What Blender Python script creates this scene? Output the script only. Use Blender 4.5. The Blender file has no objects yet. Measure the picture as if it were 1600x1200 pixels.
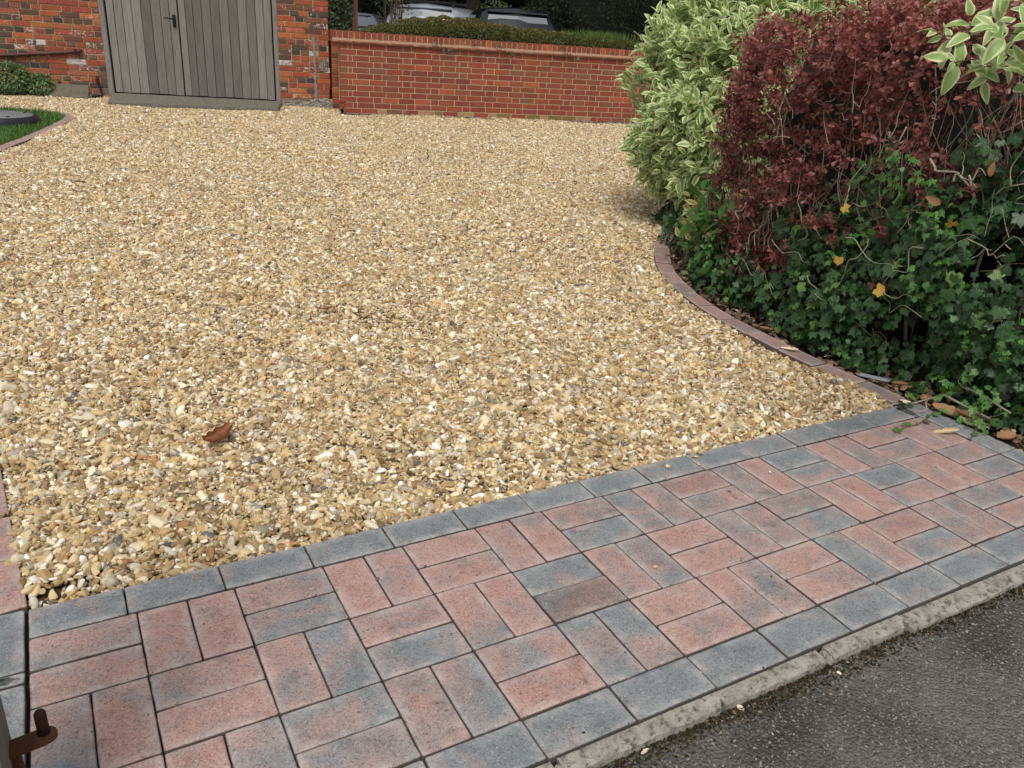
import bpy, bmesh, math, random
import numpy as np
from mathutils import Vector, Matrix, Euler

random.seed(7); rng = np.random.default_rng(7)
S = bpy.context.scene; COL = S.collection
R = math.radians

# ------------------------------------------------------------------ camera
cam_d = bpy.data.cameras.new('camera'); cam = bpy.data.objects.new('camera', cam_d); COL.objects.link(cam)
CAM = Vector((0.17004, -1.54713, 1.18623))
r_, u_, f_ = Vector((0.874303, -0.480815, 0.066424)), Vector((0.141669, 0.383674, 0.912537)), Vector((0.464246, 0.788424, -0.403563))
cam.matrix_world = Matrix(((r_.x, u_.x, -f_.x, CAM.x), (r_.y, u_.y, -f_.y, CAM.y), (r_.z, u_.z, -f_.z, CAM.z), (0, 0, 0, 1)))
cam_d.sensor_width = 36; cam_d.lens = 1260.5 / 1600 * 36
cam_d.clip_start = 0.05; cam_d.clip_end = 500
S.camera = cam

# ------------------------------------------------------------------ light
SUN_EL, SUN_AZ = R(58), R(215)
w = bpy.data.worlds.new('World'); S.world = w; w.use_nodes = True
nt = w.node_tree; nt.nodes.clear()
wo = nt.nodes.new('ShaderNodeOutputWorld'); bg = nt.nodes.new('ShaderNodeBackground')
sky = nt.nodes.new('ShaderNodeTexSky'); sky.sky_type = 'NISHITA'; sky.sun_disc = False
sky.sun_elevation = SUN_EL; sky.sun_rotation = SUN_AZ; sky.dust_density = 3.0; sky.air_density = 1.3
hsv = nt.nodes.new('ShaderNodeHueSaturation'); hsv.inputs['Saturation'].default_value = 0.28
nt.links.new(sky.outputs[0], hsv.inputs['Color']); nt.links.new(hsv.outputs[0], bg.inputs[0]); nt.links.new(bg.outputs[0], wo.inputs[0])
bg.inputs[1].default_value = 0.108
sd = bpy.data.lights.new('sun', 'SUN'); sd.energy = 1.5; sd.angle = R(22); sd.color = (1, .96, .9)
sun = bpy.data.objects.new('sun', sd); COL.objects.link(sun)
sv = Vector((math.sin(SUN_AZ) * math.cos(SUN_EL), math.cos(SUN_AZ) * math.cos(SUN_EL), math.sin(SUN_EL)))
sun.rotation_euler = sv.to_track_quat('Z', 'Y').to_euler()
S.view_settings.view_transform = 'Standard'; S.view_settings.look = 'None'
S.view_settings.exposure = 0.42; S.view_settings.gamma = 1
S.view_settings.use_curve_mapping = False
S.render.engine = 'CYCLES'

# ------------------------------------------------------------------ helpers
def tag(o, label=None, cat=None, group=None, kind=None, color=None):
    if label: o['label'] = label
    if cat: o['category'] = cat
    if group: o['group'] = group
    if kind: o['kind'] = kind
    if color: o.color = (*color[:3], color[3] if len(color) > 3 else 1)
    return o

def empty(name, loc=(0, 0, 0), rz=0, label=None, cat=None, group=None, kind=None, parent=None):
    o = bpy.data.objects.new(name, None); COL.objects.link(o)
    o.empty_display_size = .1; o.location = loc; o.rotation_euler = (0, 0, rz)
    if parent: o.parent = parent
    return tag(o, label, cat, group, kind)

def obj(name, mesh, mat=None, parent=None, loc=(0, 0, 0), rot=(0, 0, 0), scale=(1, 1, 1), **k):
    o = bpy.data.objects.new(name, mesh); COL.objects.link(o)
    if mat is not None and not len(mesh.materials): mesh.materials.append(mat)
    o.location = loc; o.rotation_euler = rot; o.scale = scale
    if parent: o.parent = parent
    return tag(o, **k)

def npmesh(name, V, F, attrs=None, smooth=True, mat=None):
    """V (n,3) F (m,k) arrays of one face size"""
    V = np.asarray(V, np.float32); F = np.asarray(F, np.int32)
    me = bpy.data.meshes.new(name)
    me.vertices.add(len(V)); me.vertices.foreach_set('co', V.ravel())
    me.loops.add(F.size); me.loops.foreach_set('vertex_index', F.ravel())
    me.polygons.add(len(F))
    me.polygons.foreach_set('loop_start', np.arange(len(F), dtype=np.int32) * F.shape[1])
    me.polygons.foreach_set('use_smooth', np.full(len(F), smooth))
    for n, a in (attrs or {}).items():
        at = me.attributes.new(n, 'FLOAT', 'POINT'); at.data.foreach_set('value', np.asarray(a, np.float32).ravel())
    me.update(calc_edges=True)
    if mat: me.materials.append(mat)
    return me

def bmm(name, bm, smooth=False, mat=None):
    me = bpy.data.meshes.new(name); bm.normal_update(); bm.to_mesh(me); bm.free()
    if smooth: me.polygons.foreach_set('use_smooth', [True] * len(me.polygons))
    if mat: me.materials.append(mat)
    return me

def box(bm, x0, x1, y0, y1, z0, z1, M=None):
    vs = [bm.verts.new((x, y, z)) for x in (x0, x1) for y in (y0, y1) for z in (z0, z1)]
    if M is not None:
        for v in vs: v.co = M @ v.co
    for f in ((0, 1, 3, 2), (4, 6, 7, 5), (0, 4, 5, 1), (2, 3, 7, 6), (0, 2, 6, 4), (1, 5, 7, 3)):
        bm.faces.new([vs[i] for i in f])
    return vs

def boxmesh(name, dims, bev=0, seg=1, jit=0, seed=0, mat=None):
    bm = bmesh.new(); box(bm, *dims)
    if bev: bmesh.ops.bevel(bm, geom=bm.edges[:], offset=bev, segments=seg, affect='EDGES')
    bmesh.ops.recalc_face_normals(bm, faces=bm.faces)
    if jit:
        rr = random.Random(seed)
        for v in bm.verts: v.co += Vector((rr.uniform(-jit, jit), rr.uniform(-jit, jit) * .6, rr.uniform(-jit, jit)))
    return bmm(name, bm, mat=mat)

def tube(bm, pts, rad, n=6, cap=True):
    pts = [Vector(p) for p in pts]
    rad = rad if isinstance(rad, (list, tuple)) else [rad] * len(pts)
    prev = None; up = Vector((.31, .22, .93))
    for i, p in enumerate(pts):
        t = (pts[min(i + 1, len(pts) - 1)] - pts[max(i - 1, 0)]).normalized()
        a = t.cross(up);
        if a.length < .05: a = t.cross(Vector((1, 0, 0)))
        a.normalize(); b = t.cross(a)
        ring = [bm.verts.new(p + rad[i] * (math.cos(2 * math.pi * k / n) * a + math.sin(2 * math.pi * k / n) * b)) for k in range(n)]
        if prev:
            for k in range(n): bm.faces.new((prev[k], prev[(k + 1) % n], ring[(k + 1) % n], ring[k]))
        elif cap: bm.faces.new(ring[::-1])
        prev = ring
    if cap: bm.faces.new(prev)

class N:
    """tiny node material helper"""
    def __init__(s, name, rough=.8, spec=.3):
        s.m = bpy.data.materials.new(name); s.m.use_nodes = True; s.t = s.m.node_tree
        s.b = s.t.nodes['Principled BSDF']; s.out = s.t.nodes['Material Output']
        s.b.inputs['Roughness'].default_value = rough; s.b.inputs['Specular IOR Level'].default_value = spec
    def n(s, typ, **k):
        x = s.t.nodes.new('ShaderNode' + typ)
        for a, v in k.items(): setattr(x, a, v)
        return x
    def l(s, a, b): s.t.links.new(a, b)
    def put(s, sock, v):
        if hasattr(v, 'is_output') or hasattr(v, 'links'): s.l(v, sock)
        else:
            if isinstance(v, (tuple, list)) and len(v) == 3 and sock.type == 'RGBA': v = (*v, 1)
            sock.default_value = v
    def coord(s, kind='Object', scale=None, rnd=False):
        c = s.n('TexCoord').outputs[kind]
        if rnd:
            oi = s.n('ObjectInfo'); mu = s.n('VectorMath', operation='SCALE'); s.put(mu.inputs[0], (31.7, 17.3, 23.1)); s.l(oi.outputs['Random'], mu.inputs['Scale'])
            ad = s.n('VectorMath', operation='ADD'); s.l(c, ad.inputs[0]); s.l(mu.outputs[0], ad.inputs[1]); c = ad.outputs[0]
        if scale:
            mp = s.n('VectorMath', operation='MULTIPLY'); s.l(c, mp.inputs[0]); mp.inputs[1].default_value = scale; c = mp.outputs[0]
        return c
    def noise(s, vec, scale, detail=4, rough=.6, dist=0):
        x = s.n('TexNoise'); s.l(vec, x.inputs['Vector']); x.inputs['Scale'].default_value = scale
        x.inputs['Detail'].default_value = detail; x.inputs['Roughness'].default_value = rough; x.inputs['Distortion'].default_value = dist
        return x.outputs['Fac']
    def ramp(s, f, stops, interp='LINEAR'):
        x = s.n('ValToRGB'); x.color_ramp.interpolation = interp; e = x.color_ramp.elements
        while len(e) < len(stops): e.new(.5)
        for i, (p, c) in enumerate(stops):
            e[i].position = p; e[i].color = (c, c, c, 1) if isinstance(c, (int, float)) else (*c, 1)
        s.put(x.inputs[0], f); return x.outputs[0]
    def mix(s, f, a, b, bt='MIX'):
        x = s.n('Mix', data_type='RGBA', blend_type=bt); s.put(x.inputs[0], f); s.put(x.inputs[6], a); s.put(x.inputs[7], b); return x.outputs[2]
    def math(s, op, a, b=0, c=0):
        x = s.n('Math', operation=op); s.put(x.inputs[0], a); s.put(x.inputs[1], b)
        if op == 'MULTIPLY_ADD': s.put(x.inputs[2], c)
        return x.outputs[0]
    def attr(s, name, kind='GEOMETRY'):
        x = s.n('Attribute', attribute_name=name, attribute_type=kind); return x
    def bump(s, h, strength=.5, dist=.002):
        x = s.n('Bump'); x.inputs['Strength'].default_value = strength; x.inputs['Distance'].default_value = dist
        s.put(x.inputs['Height'], h); s.l(x.outputs[0], s.b.inputs['Normal']); return x
    def col(s, c): s.put(s.b.inputs['Base Color'], c)

def plain(name, c, rough=.7, metal=0, spec=.4, bump=None, var=.3, nscale=20):
    m = N(name, rough, spec); co = m.coord(rnd=True); f = m.noise(co, nscale, 5)
    m.col(m.mix(f, tuple(x * (1 - var) for x in c), tuple(min(1, x * (1 + var)) for x in c)))
    m.b.inputs['Metallic'].default_value = metal
    if bump: m.bump(m.noise(co, nscale * 4, 5), .6, bump)
    return m.m

# ------------------------------------------------------------------ materials
def m_paver():
    m = N('paver_concrete', .85, .3); co = m.coord(rnd=True)
    oi = m.n('ObjectInfo'); sp = m.n('SeparateColor'); m.l(oi.outputs['Color'], sp.inputs[0])
    bias, dark = sp.outputs[0], sp.outputs[1]
    big = m.noise(co, 7, 3, .55, .6); fine = m.noise(co, 60, 5, .7)
    t = m.math('MULTIPLY_ADD', big, 2.4, m.math('MULTIPLY_ADD', bias, 1.0, -1.2))
    t = m.math('MULTIPLY_ADD', fine, .35, m.math('SUBTRACT', t, .16))
    red = m.mix(m.noise(co, 14, 3), (.38, .205, .168), (.54, .35, .30))
    gry = m.mix(m.noise(co, 11, 3), (.14, .162, .170), (.305, .332, .338))
    c = m.mix(m.ramp(t, [(.12, 0), (.88, 1)]), gry, red)
    # pale bloom and dirty patches
    c = m.mix(m.ramp(m.noise(co, 9, 4, .7), [(.5, 0), (.75, .38)]), c, (.45, .41, .37))
    c = m.mix(m.ramp(m.noise(co, 16, 4, .7), [(.56, 0), (.72, .45)]), c, (.10, .075, .065))
    c = m.mix(m.math('MULTIPLY', dark, .45), c, (.08, .06, .055))
    # sand grains: dark pits and pale grains
    v = m.n('TexVoronoi'); m.l(co, v.inputs['Vector']); v.inputs['Scale'].default_value = 420
    g = m.n('SeparateColor'); m.l(v.outputs['Color'], g.inputs[0])
    c = m.mix(m.ramp(g.outputs[0], [(.90, 0), (.97, .5)]), c, (.05, .045, .045))
    c = m.mix(m.ramp(g.outputs[1], [(.95, 0), (.99, .4)]), c, (.62, .58, .54))
    mott = m.noise(co, 240, 3, .8)
    c = m.mix(m.ramp(mott, [(.36, .40), (.56, 0)]), c, (.07, .058, .055))
    c = m.mix(m.ramp(m.noise(co, 150, 2, .6, .5), [(.62, 0), (.68, .6)]), c, (.06, .05, .045))
    c = m.mix(m.ramp(m.noise(co, 130, 3, .8), [(.60, 0), (.72, .35)]), c, (.60, .56, .52))
    c = m.mix(m.ramp(m.noise(co, 45, 5, .8), [(.60, 0), (.70, .55)]), c, (.09, .065, .055))
    # weathered pale arrises where the chamfer is
    e = m.attr('rim').outputs['Fac']
    ef = m.math('MULTIPLY', m.ramp(e, [(.0, 0), (1, 1)]), m.ramp(m.noise(co, 22, 4), [(.35, .0), (.65, .75)]))
    c = m.mix(ef, c, m.mix(.55, c, (.62, .56, .52)))
    c = m.mix(m.ramp(m.attr('side').outputs['Fac'], [(.2, 0), (1, .9)]), c, (.05, .042, .035))
    m.col(c)
    h = m.math('ADD', m.math('MULTIPLY', fine, .5), m.math('MULTIPLY', mott, .8))
    h = m.math('ADD', h, m.math('MULTIPLY', m.ramp(g.outputs[0], [(.8, 0), (.92, 1)]), -.9))
    m.bump(h, .9, .0024)
    return m.m

def m_brick(new=False, useattr=False):
    m = N('new_brick' if new else 'old_brick', .9, .2); co = m.coord(rnd=True)
    if useattr:
        x = m.n('Attribute', attribute_name='tint'); base = x.outputs['Color']; lime = .35
    else:
        oi = m.n('ObjectInfo'); base = oi.outputs['Color']; lime = m.math('SUBTRACT', 1.0, oi.outputs['Alpha'])
    f = m.noise(co, 22, 5, .7)
    c = m.mix(m.ramp(f, [(.3, .45), (.7, 0)]), base, m.mix(.5, base, (.05, .025, .02)))
    c = m.mix(m.ramp(m.noise(co, 60, 4, .7), [(.55, 0), (.75, .35)]), c, (.5, .25, .15))
    if not new:
        c = m.mix(m.ramp(m.noise(co, 30, 4, .7), [(.52, 0), (.62, .55)]), c, (.075, .055, .045))
        lf = m.math('ADD', m.noise(co, 26, 5, .75, .8), m.math('MULTIPLY', lime, .24))
        c = m.mix(m.ramp(lf, [(.70, 0), (.76, .8)]), c, (.58, .53, .48))
    else:
        wc = m.coord('Object')
        lf = m.math('ADD', m.noise(co, 20, 5, .75), m.math('MULTIPLY', lime, .3))
        c = m.mix(m.ramp(lf, [(.66, 0), (.74, .6)]), c, (.40, .30, .17))
    m.col(c); m.bump(m.noise(co, 90, 5, .7), .8, .003 if not new else .0015)
    return m.m

def m_mortar(name, a, b):
    m = N(name, .95, .1); co = m.coord(); f = m.noise(co, 9, 6, .7)
    c = m.mix(f, a, b); c = m.mix(m.ramp(m.noise(co, 70, 4, .7), [(.55, 0), (.7, .5)]), c, tuple(x * .45 for x in a))
    m.col(c); m.bump(m.noise(co, 160, 5, .8), .8, .004); return m.m

def m_gravel():
    m = N('flint_gravel', .6, .35); oi = m.n('ObjectInfo'); r = oi.outputs['Random']
    k = m.math('FRACT', m.math('MULTIPLY', r, 17.31))
    c = m.ramp(k, [(0, (.54, .42, .225)), (.17, (.36, .24, .105)), (.31, (.62, .52, .345)), (.42, (.44, .30, .135)), (.53, (.20, .125, .055)),
                   (.62, (.70, .62, .46)), (.71, (.50, .35, .155)), (.80, (.33, .29, .22)), (.845, (.20, .18, .15)), (.86, (.74, .70, .62)), (.925, (.38, .19, .075)), (.955, (.10, .10, .10)), (.965, (.55, .42, .20))], 'CONSTANT')
    br = m.math('FRACT', m.math('MULTIPLY', r, 211.7))
    c = m.mix(1, c, m.ramp(br, [(0, .62), (1, 1.32)]), 'MULTIPLY')
    co = m.coord(rnd=True)
    c = m.mix(m.ramp(m.noise(co, 60, 4, .7), [(.45, 0), (.65, .45)]), c, m.mix(.5, c, (.38, .24, .11)))
    c = m.mix(m.ramp(m.noise(co, 90, 3, .7), [(.56, 0), (.66, .65)]), c, (.66, .58, .44))
    m.col(c); m.bump(m.noise(co, 220, 4, .7), .5, .0015)
    return m.m

def m_leaf(name, base, var, edge=None, rough=.45, trans=.25, vein=None, spot=None):
    """base/var: two base colours mixed by 'rnd'; edge: (colour, threshold) variegated margin by attribute 'rim'"""
    m = N(name, rough, .4); rnd = m.attr('rnd').outputs['Fac']; co = m.coord()
    c = m.mix(rnd, base, var)
    c = m.mix(m.ramp(m.noise(co, 7, 2), [(.35, 0), (.7, .4)]), c, m.mix(.5, c, tuple(x * 1.7 for x in base)))
    if edge:
        ec, th = edge
        t = m.math('ADD', m.attr('rim').outputs['Fac'], m.math('MULTIPLY_ADD', m.noise(co, 55, 3), .6, -.30))
        t = m.math('ADD', t, m.math('MULTIPLY', m.math('SUBTRACT', rnd, .5), .25))
        c = m.mix(m.ramp(t, [(th - .03, 0), (th + .03, 1)]), c, ec)
    if vein:
        c = m.mix(m.ramp(m.attr('vein').outputs['Fac'], [(.86, 0), (.97, .5)]), c, vein)
    if spot:
        c = m.mix(m.ramp(m.math('FRACT', m.math('MULTIPLY', rnd, 37.7)), [(.0, 1), (spot[1], 1), (spot[1] + .005, 0)], 'CONSTANT'), c, spot[0])
    m.col(c)
    tr = m.n('BsdfTranslucent'); m.put(tr.inputs[0], c); mx = m.n('MixShader'); mx.inputs[0].default_value = trans
    m.l(m.b.outputs[0], mx.inputs[1]); m.l(tr.outputs[0], mx.inputs[2]); m.l(mx.outputs[0], m.out.inputs[0])
    return m.m

def m_asphalt():
    m = N('worn_asphalt', .9, .25); co = m.coord()
    v = m.n('TexVoronoi'); m.l(co, v.inputs['Vector']); v.inputs['Scale'].default_value = 150
    g = m.n('SeparateColor'); m.l(v.outputs['Color'], g.inputs[0])
    c = m.mix(m.noise(co, 5, 5, .7), (.10, .092, .082), (.19, .176, .16))
    c = m.mix(m.ramp(g.outputs[0], [(.6, 0), (.9, .6)]), c, (.23, .215, .195))
    c = m.mix(m.ramp(g.outputs[1], [(.9, 0), (.96, .7)]), c, (.36, .34, .31))
    # dark moss/algae patches close to the kerb, paler worn surface farther out
    sp = m.n('SeparateXYZ'); m.l(co, sp.inputs[0])
    d = m.math('MULTIPLY_ADD', sp.outputs[1], 2.2, 2.65)      # 1 at the kerb, falls outwards
    f = m.math('ADD', m.noise(co, 4.5, 6, .75), m.math('MULTIPLY', d, .5))
    c = m.mix(m.ramp(f, [(.58, 0), (.95, .75)]), c, (.045, .042, .030))
    c = m.mix(m.ramp(m.noise(co, 3.2, 5, .7), [(.38, 0), (.68, .65)]), c, (.27, .25, .225))
    c = m.mix(m.ramp(m.noise(co, 40, 6, .8), [(.5, 0), (.7, .35)]), c, (.05, .045, .04))
    m.col(c)
    h = m.math('ADD', m.math('MULTIPLY', v.outputs['Distance'], -1.0), m.math('MULTIPLY', m.noise(co, 60, 5, .8), 1.2))
    m.bump(h, 1, .010); return m.m

def m_concrete(name='kerb_concrete', a=(.22, .205, .17), b=(.50, .475, .42)):
    m = N(name, .95, .2); co = m.coord()
    c = m.mix(m.ramp(m.noise(co, 16, 6, .75), [(.3, 0), (.7, 1)]), a, b)
    c = m.mix(m.ramp(m.noise(co, 55, 5, .8), [(.50, 0), (.62, .85)]), c, (.075, .068, .05))
    c = m.mix(m.ramp(m.noise(co, 140, 3, .8), [(.6, 0), (.7, .6)]), c, (.55, .53, .48))
    m.col(c); m.bump(m.math('ADD', m.noise(co, 60, 5, .8), m.noise(co, 200, 4, .8)), .9, .005); return m.m

def m_wood(name, a, b, sc=1.0):
    m = N(name, .85, .2)
    co = m.coord(rnd=True, scale=(9 * sc, 9 * sc, .5 * sc)); f = m.noise(co, 5, 5, .7, 1.2)
    co2 = m.coord(rnd=True, scale=(60 * sc, 60 * sc, 1.2 * sc)); g = m.noise(co2, 3, 4, .7)
    oi = m.n('ObjectInfo'); tone = m.ramp(oi.outputs['Random'], [(0, .62), (1, 1.22)])
    c = m.mix(f, a, b); c = m.mix(m.ramp(g, [(.35, .6), (.6, 0)]), c, tuple(x * .35 for x in a))
    c = m.mix(1, c, tone, 'MULTIPLY')
    sp = m.n('SeparateXYZ'); m.l(m.coord(), sp.inputs[0])
    m.col(c); m.bump(g, .6, .003); return m.m

def m_soil():
    m = N('soil', 1, .1); co = m.coord()
    c = m.mix(m.noise(co, 14, 6, .75), (.03, .02, .012), (.13, .085, .05)); m.col(c)
    m.bump(m.noise(co, 50, 6, .8), 1, .02); return m.m

def m_lime(name, c0, c1, sc=12):
    m = N(name, .9, .2); co = m.coord(); m.col(m.mix(m.noise(co, sc, 6, .7), c0, c1)); m.bump(m.noise(co, sc * 8, 5, .8), .8, .008); return m.m

MP = m_paver(); MBO = m_brick(); MBN = m_brick(True); MBA = m_brick(False, True)
MMO = m_mortar('old_mortar', (.28, .21, .12), (.48, .39, .25)); MMN = m_mortar('cream_mortar', (.40, .29, .17), (.56, .44, .28))
MG = m_gravel(); MAS = m_asphalt(); MC = m_concrete(); MSO = m_soil()
MWD = m_wood('weathered_oak', (.175, .157, .137), (.34, .315, .285)); MWP = m_wood('post_wood', (.13, .115, .09), (.34, .31, .25), 2)
MRU = plain('rust', (.10, .038, .02), .9, .2, .3, .003, .6, 40)
MBK = plain('black_iron', (.012, .011, .011), .6, .3, .4)
MDOG = m_leaf('dogwood_leaf', (.21, .33, .10), (.31, .45, .15), edge=((.80, .82, .47), .54), trans=.38, rough=.5)
MBAR = m_leaf('barberry_leaf', (.135, .042, .036), (.37, .115, .09), rough=.4, trans=.25)
MIVY = m_leaf('ivy_leaf', (.017, .048, .016), (.048, .112, .032), rough=.42, trans=.15, vein=(.10, .17, .075), spot=((.10, .20, .035), .09))
MGRN = m_leaf('green_leaf', (.045, .14, .022), (.09, .21, .035), rough=.45, trans=.3)
MYEL = m_leaf('yellow_leaf', (.50, .35, .06), (.46, .26, .05), rough=.5, trans=.3)
MBRN = m_leaf('dead_leaf', (.20, .085, .035), (.36, .21, .11), rough=.75, trans=.12)
MCRM = m_leaf('cream_dead_leaf', (.62, .50, .30), (.70, .60, .42), rough=.75, trans=.15)
MHDG = m_leaf('hedge_leaf', (.05, .075, .02), (.18, .18, .05), rough=.5, trans=.15)
MHDR = m_leaf('hedge_tip_leaf', (.20, .085, .035), (.17, .18, .05), rough=.5, trans=.15)
MDRK = m_leaf('dark_foliage', (.010, .020, .009), (.022, .038, .014), rough=.95, trans=.1)
MMID = m_leaf('mid_foliage', (.07, .11, .035), (.15, .19, .07), rough=.5, trans=.2)
MGRS = m_leaf('grass_blade', (.055, .13, .02), (.10, .20, .035), rough=.5, trans=.3)
MTW = plain('grey_twig', (.36, .29, .22), .9, 0, .2, .002, .5, 30); MTB = plain('brown_twig', (.13, .085, .055), .9, 0, .2, .002, .5, 30)
MTG = plain('pale_twig', (.30, .26, .20), .85, 0, .2, .002, .25, 30)

# ------------------------------------------------------------------ ground sheets
def sheet(name, poly, z, mat, label=None, cat=None):
    bm = bmesh.new(); bm.faces.new([bm.verts.new((x, y, z)) for x, y in poly])
    bmesh.ops.triangulate(bm, faces=bm.faces); bmesh.ops.recalc_face_normals(bm, faces=bm.faces)
    for f in bm.faces:
        if f.normal.z < 0: f.normal_flip()
    return tag(obj(name, bmm(name, bm), mat), label, cat, kind='structure')

BACK = 10.3
sheet('ground', [(-60, -60), (60, -60), (60, 120), (-60, 120)], -.060, MSO, 'bare brown soil under the hedge and garden')
sheet('road', [(-30, -8), (30, -8), (30, -.738), (-30, -.738)], -.022, MAS, 'worn dark asphalt road along the concrete kerb')
sheet('paving_bed', [(-.11, -.703), (2.95, -.703), (2.95, .108), (-.11, .108)], -.016, plain('joint_sand', (.022, .018, .013), 1, var=.6, nscale=80), 'dark sand bed in the paver joints')

# edging curves (gravel side)
RE = [(2.80, .10), (2.80, .27), (2.785, .59), (2.81, .98), (2.845, 1.26), (2.93, 1.54), (3.09, 1.89), (3.37, 2.28), (3.66, 2.59), (3.95, 2.87), (4.3, 3.12), (4.8, 3.32), (5.4, 3.4)]
LE = [(0, .108), (-.03, .43), (-.063, .81), (-.125, 1.6), (-.20, 2.8), (-.27, 4.0), (-.28, 5.2), (-.17, 6.22), (.03, 6.86), (.24, 7.55), (.40, 8.15), (.49, 8.62), (.44, 8.92), (.25, 9.16), (-.05, 9.30), (-.45, 9.38), (-1.0, 9.4), (-1.8, 9.4)]
def resample(P, step):
    P = np.array(P, float)
    # catmull smoothing
    Q = []
    for i in range(len(P) - 1):
        p0, p1, p2, p3 = P[max(i - 1, 0)], P[i], P[i + 1], P[min(i + 2, len(P) - 1)]
        for t in np.linspace(0, 1, 12, endpoint=False):
            Q.append(.5 * (2 * p1 + (p2 - p0) * t + (2 * p0 - 5 * p1 + 4 * p2 - p3) * t * t + (3 * p1 - p0 - 3 * p2 + p3) * t ** 3))
    Q.append(P[-1]); Q = np.array(Q)
    L = np.r_[0, np.cumsum(np.linalg.norm(np.diff(Q, axis=0), axis=1))]
    n = max(2, int(round(L[-1] / step)) + 1); s = np.linspace(0, L[-1], n)
    return np.stack([np.interp(s, L, Q[:, 0]), np.interp(s, L, Q[:, 1])], 1)

# ------------------------------------------------------------------ pavers
def paver_mesh(poly, seed=0, h=.05, ch=.0028):
    """chamfered block from a convex polygon (local xy), rings carry rim/side attributes"""
    P = np.array(poly, float); c = P.mean(0); n = len(P); rr = np.random.default_rng(seed)
    # round the corners slightly
    Q = []
    for i in range(n):
        a, b, d = P[i - 1], P[i], P[(i + 1) % n]
        ua = (a - b) / np.linalg.norm(a - b); ud = (d - b) / np.linalg.norm(d - b)
        Q += [b + ua * .004, b + (ua + ud) * .0012, b + ud * .004]
        m = np.linalg.norm(d - b)
        for k in range(1, 4): Q.append(b + (d - b) * k / 4)
    Q = np.array(Q) + rr.normal(0, .0004, (len(Q), 2)); n = len(Q)
    def inset(d):
        v = c - Q; out = Q.copy(); w = np.ptp(Q, 0); return c + (Q - c) * (1 - 2 * d / w)
    rings = [(Q, -h, 0, 1), (Q, -ch * .9, .0, 1), (inset(ch * .8), -.0007, .7, .12), (inset(ch * 1.7), 0, .9, 0), (inset(.010), 0, .6, 0), (inset(.026), 0, 0, 0)]
    V = []; rim = []; side = []
    for q, z, a, b in rings:
        for p in q: V.append((p[0], p[1], z)); rim.append(a); side.append(b)
    bm = bmesh.new(); vs = [bm.verts.new(v) for v in V]
    for r in range(len(rings) - 1):
        for i in range(n):
            j = (i + 1) % n; bm.faces.new((vs[r * n + i], vs[r * n + j], vs[(r + 1) * n + j], vs[(r + 1) * n + i]))
    bm.faces.new(vs[-n:])
    bmesh.ops.recalc_face_normals(bm, faces=bm.faces)
    me = bpy.data.meshes.new('paver'); bm.to_mesh(me); bm.free()
    for nme, a in (('rim', rim), ('side', side)):
        at = me.attributes.new(nme, 'FLOAT', 'POINT'); at.data.foreach_set('value', a)
    me.polygons.foreach_set('use_smooth', [True] * len(me.polygons))
    me.materials.append(MP); return me
_pm = {}
def rect_paver(w_, d_, var):
    k = (round(w_, 3), round(d_, 3), var)
    if k not in _pm:
        g = .0009; _pm[k] = paver_mesh([(-w_ / 2 + g, -d_ / 2 + g), (w_ / 2 - g, -d_ / 2 + g), (w_ / 2 - g, d_ / 2 - g), (-w_ / 2 + g, d_ / 2 - g)], seed=var * 7 + int(w_ * 1000))
    return _pm[k]
apron = empty('paved_apron', (0, 0, 0), kind='structure', label='basket weave block paving strip across the driveway entrance')
def paver(x0, x1, y0, y1, bias, dark=0, z=0, name='paver', parent=None):
    o = obj(name, rect_paver(x1 - x0, y1 - y0, random.randrange(3)), None, parent or apron, ((x0 + x1) / 2, (y0 + y1) / 2, z + random.uniform(-.0012, .0012)),
            (random.gauss(0, .004), random.gauss(0, .004), random.gauss(0, .0018) + random.choice((0, math.pi))))
    o.color = (bias, dark, 0, 1); return o
B1 = [(.55, .6), (.95, .85), (.5, .25), (.95, .72), (.85, .75), (.8, .9), (.7, .25), (.45, .6), (.85, .65), (.5, .85), (.12, .4), (.9, .4), (.8, .55), (.75, .8)]
B2 = [(.35, .85), (.55, .85), (.8, .05), (.9, .2), (.6, .92), (.1, .5), (.78, .35), (.9, .75), (.4, .5), (.5, .3), (.88, .78), (.08, .65), (.88, .82), (.5, .18)]
B3 = [(.6, .88), (.85, .3), (.2, .65), (.5, .25), (.45, .92), (.25, .2), (.95, .65), (.75, .5), (.88, .82), (.15, .75), (.98, .25), (.6, .45), (.2, .88), (.7, .6)]
# note: the third row's second cell (i=1) pairs vertical blocks red / grey
DK = {(0, 8, 0): .6, (1, 5, 1): .9, (0, 6, 0): .3, (1, 9, 0): .3, (2, 10, 0): .3}
for j, row in enumerate((B1, B2, B3)):
    for i, (a, b) in enumerate(row):
        x0, y1 = i * .2, -j * .2
        if (i + j) % 2 == 0:
            paver(x0, x0 + .2, y1 - .1, y1, a, DK.get((j, i, 0), 0)); paver(x0, x0 + .2, y1 - .2, y1 - .1, b, DK.get((j, i, 1), 0))
        else:
            paver(x0, x0 + .1, y1 - .2, y1, a, DK.get((j, i, 0), 0)); paver(x0 + .1, x0 + .2, y1 - .2, y1, b, DK.get((j, i, 1), 0))
x = 0
for k in range(15):
    x1 = .183 + .2 * k
    if x1 > 2.79: x1 = 2.80
    paver(x, x1, .002, .1, -.55 + random.uniform(-.1, .1)); x = x1
    if x >= 2.8: break
for k in range(15): paver(-.0 + .2 * k - .0, .2 * k + .2 if k < 14 else 2.9, -.7, -.602, -.62 + random.uniform(-.1, .1))
for k in range(3): paver(2.802, 2.9, -.2 * k - .1, -.2 * k + .1, -.5 + random.uniform(-.1, .1))
paver(2.802, 2.9, -.6, -.5, -.5)
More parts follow.
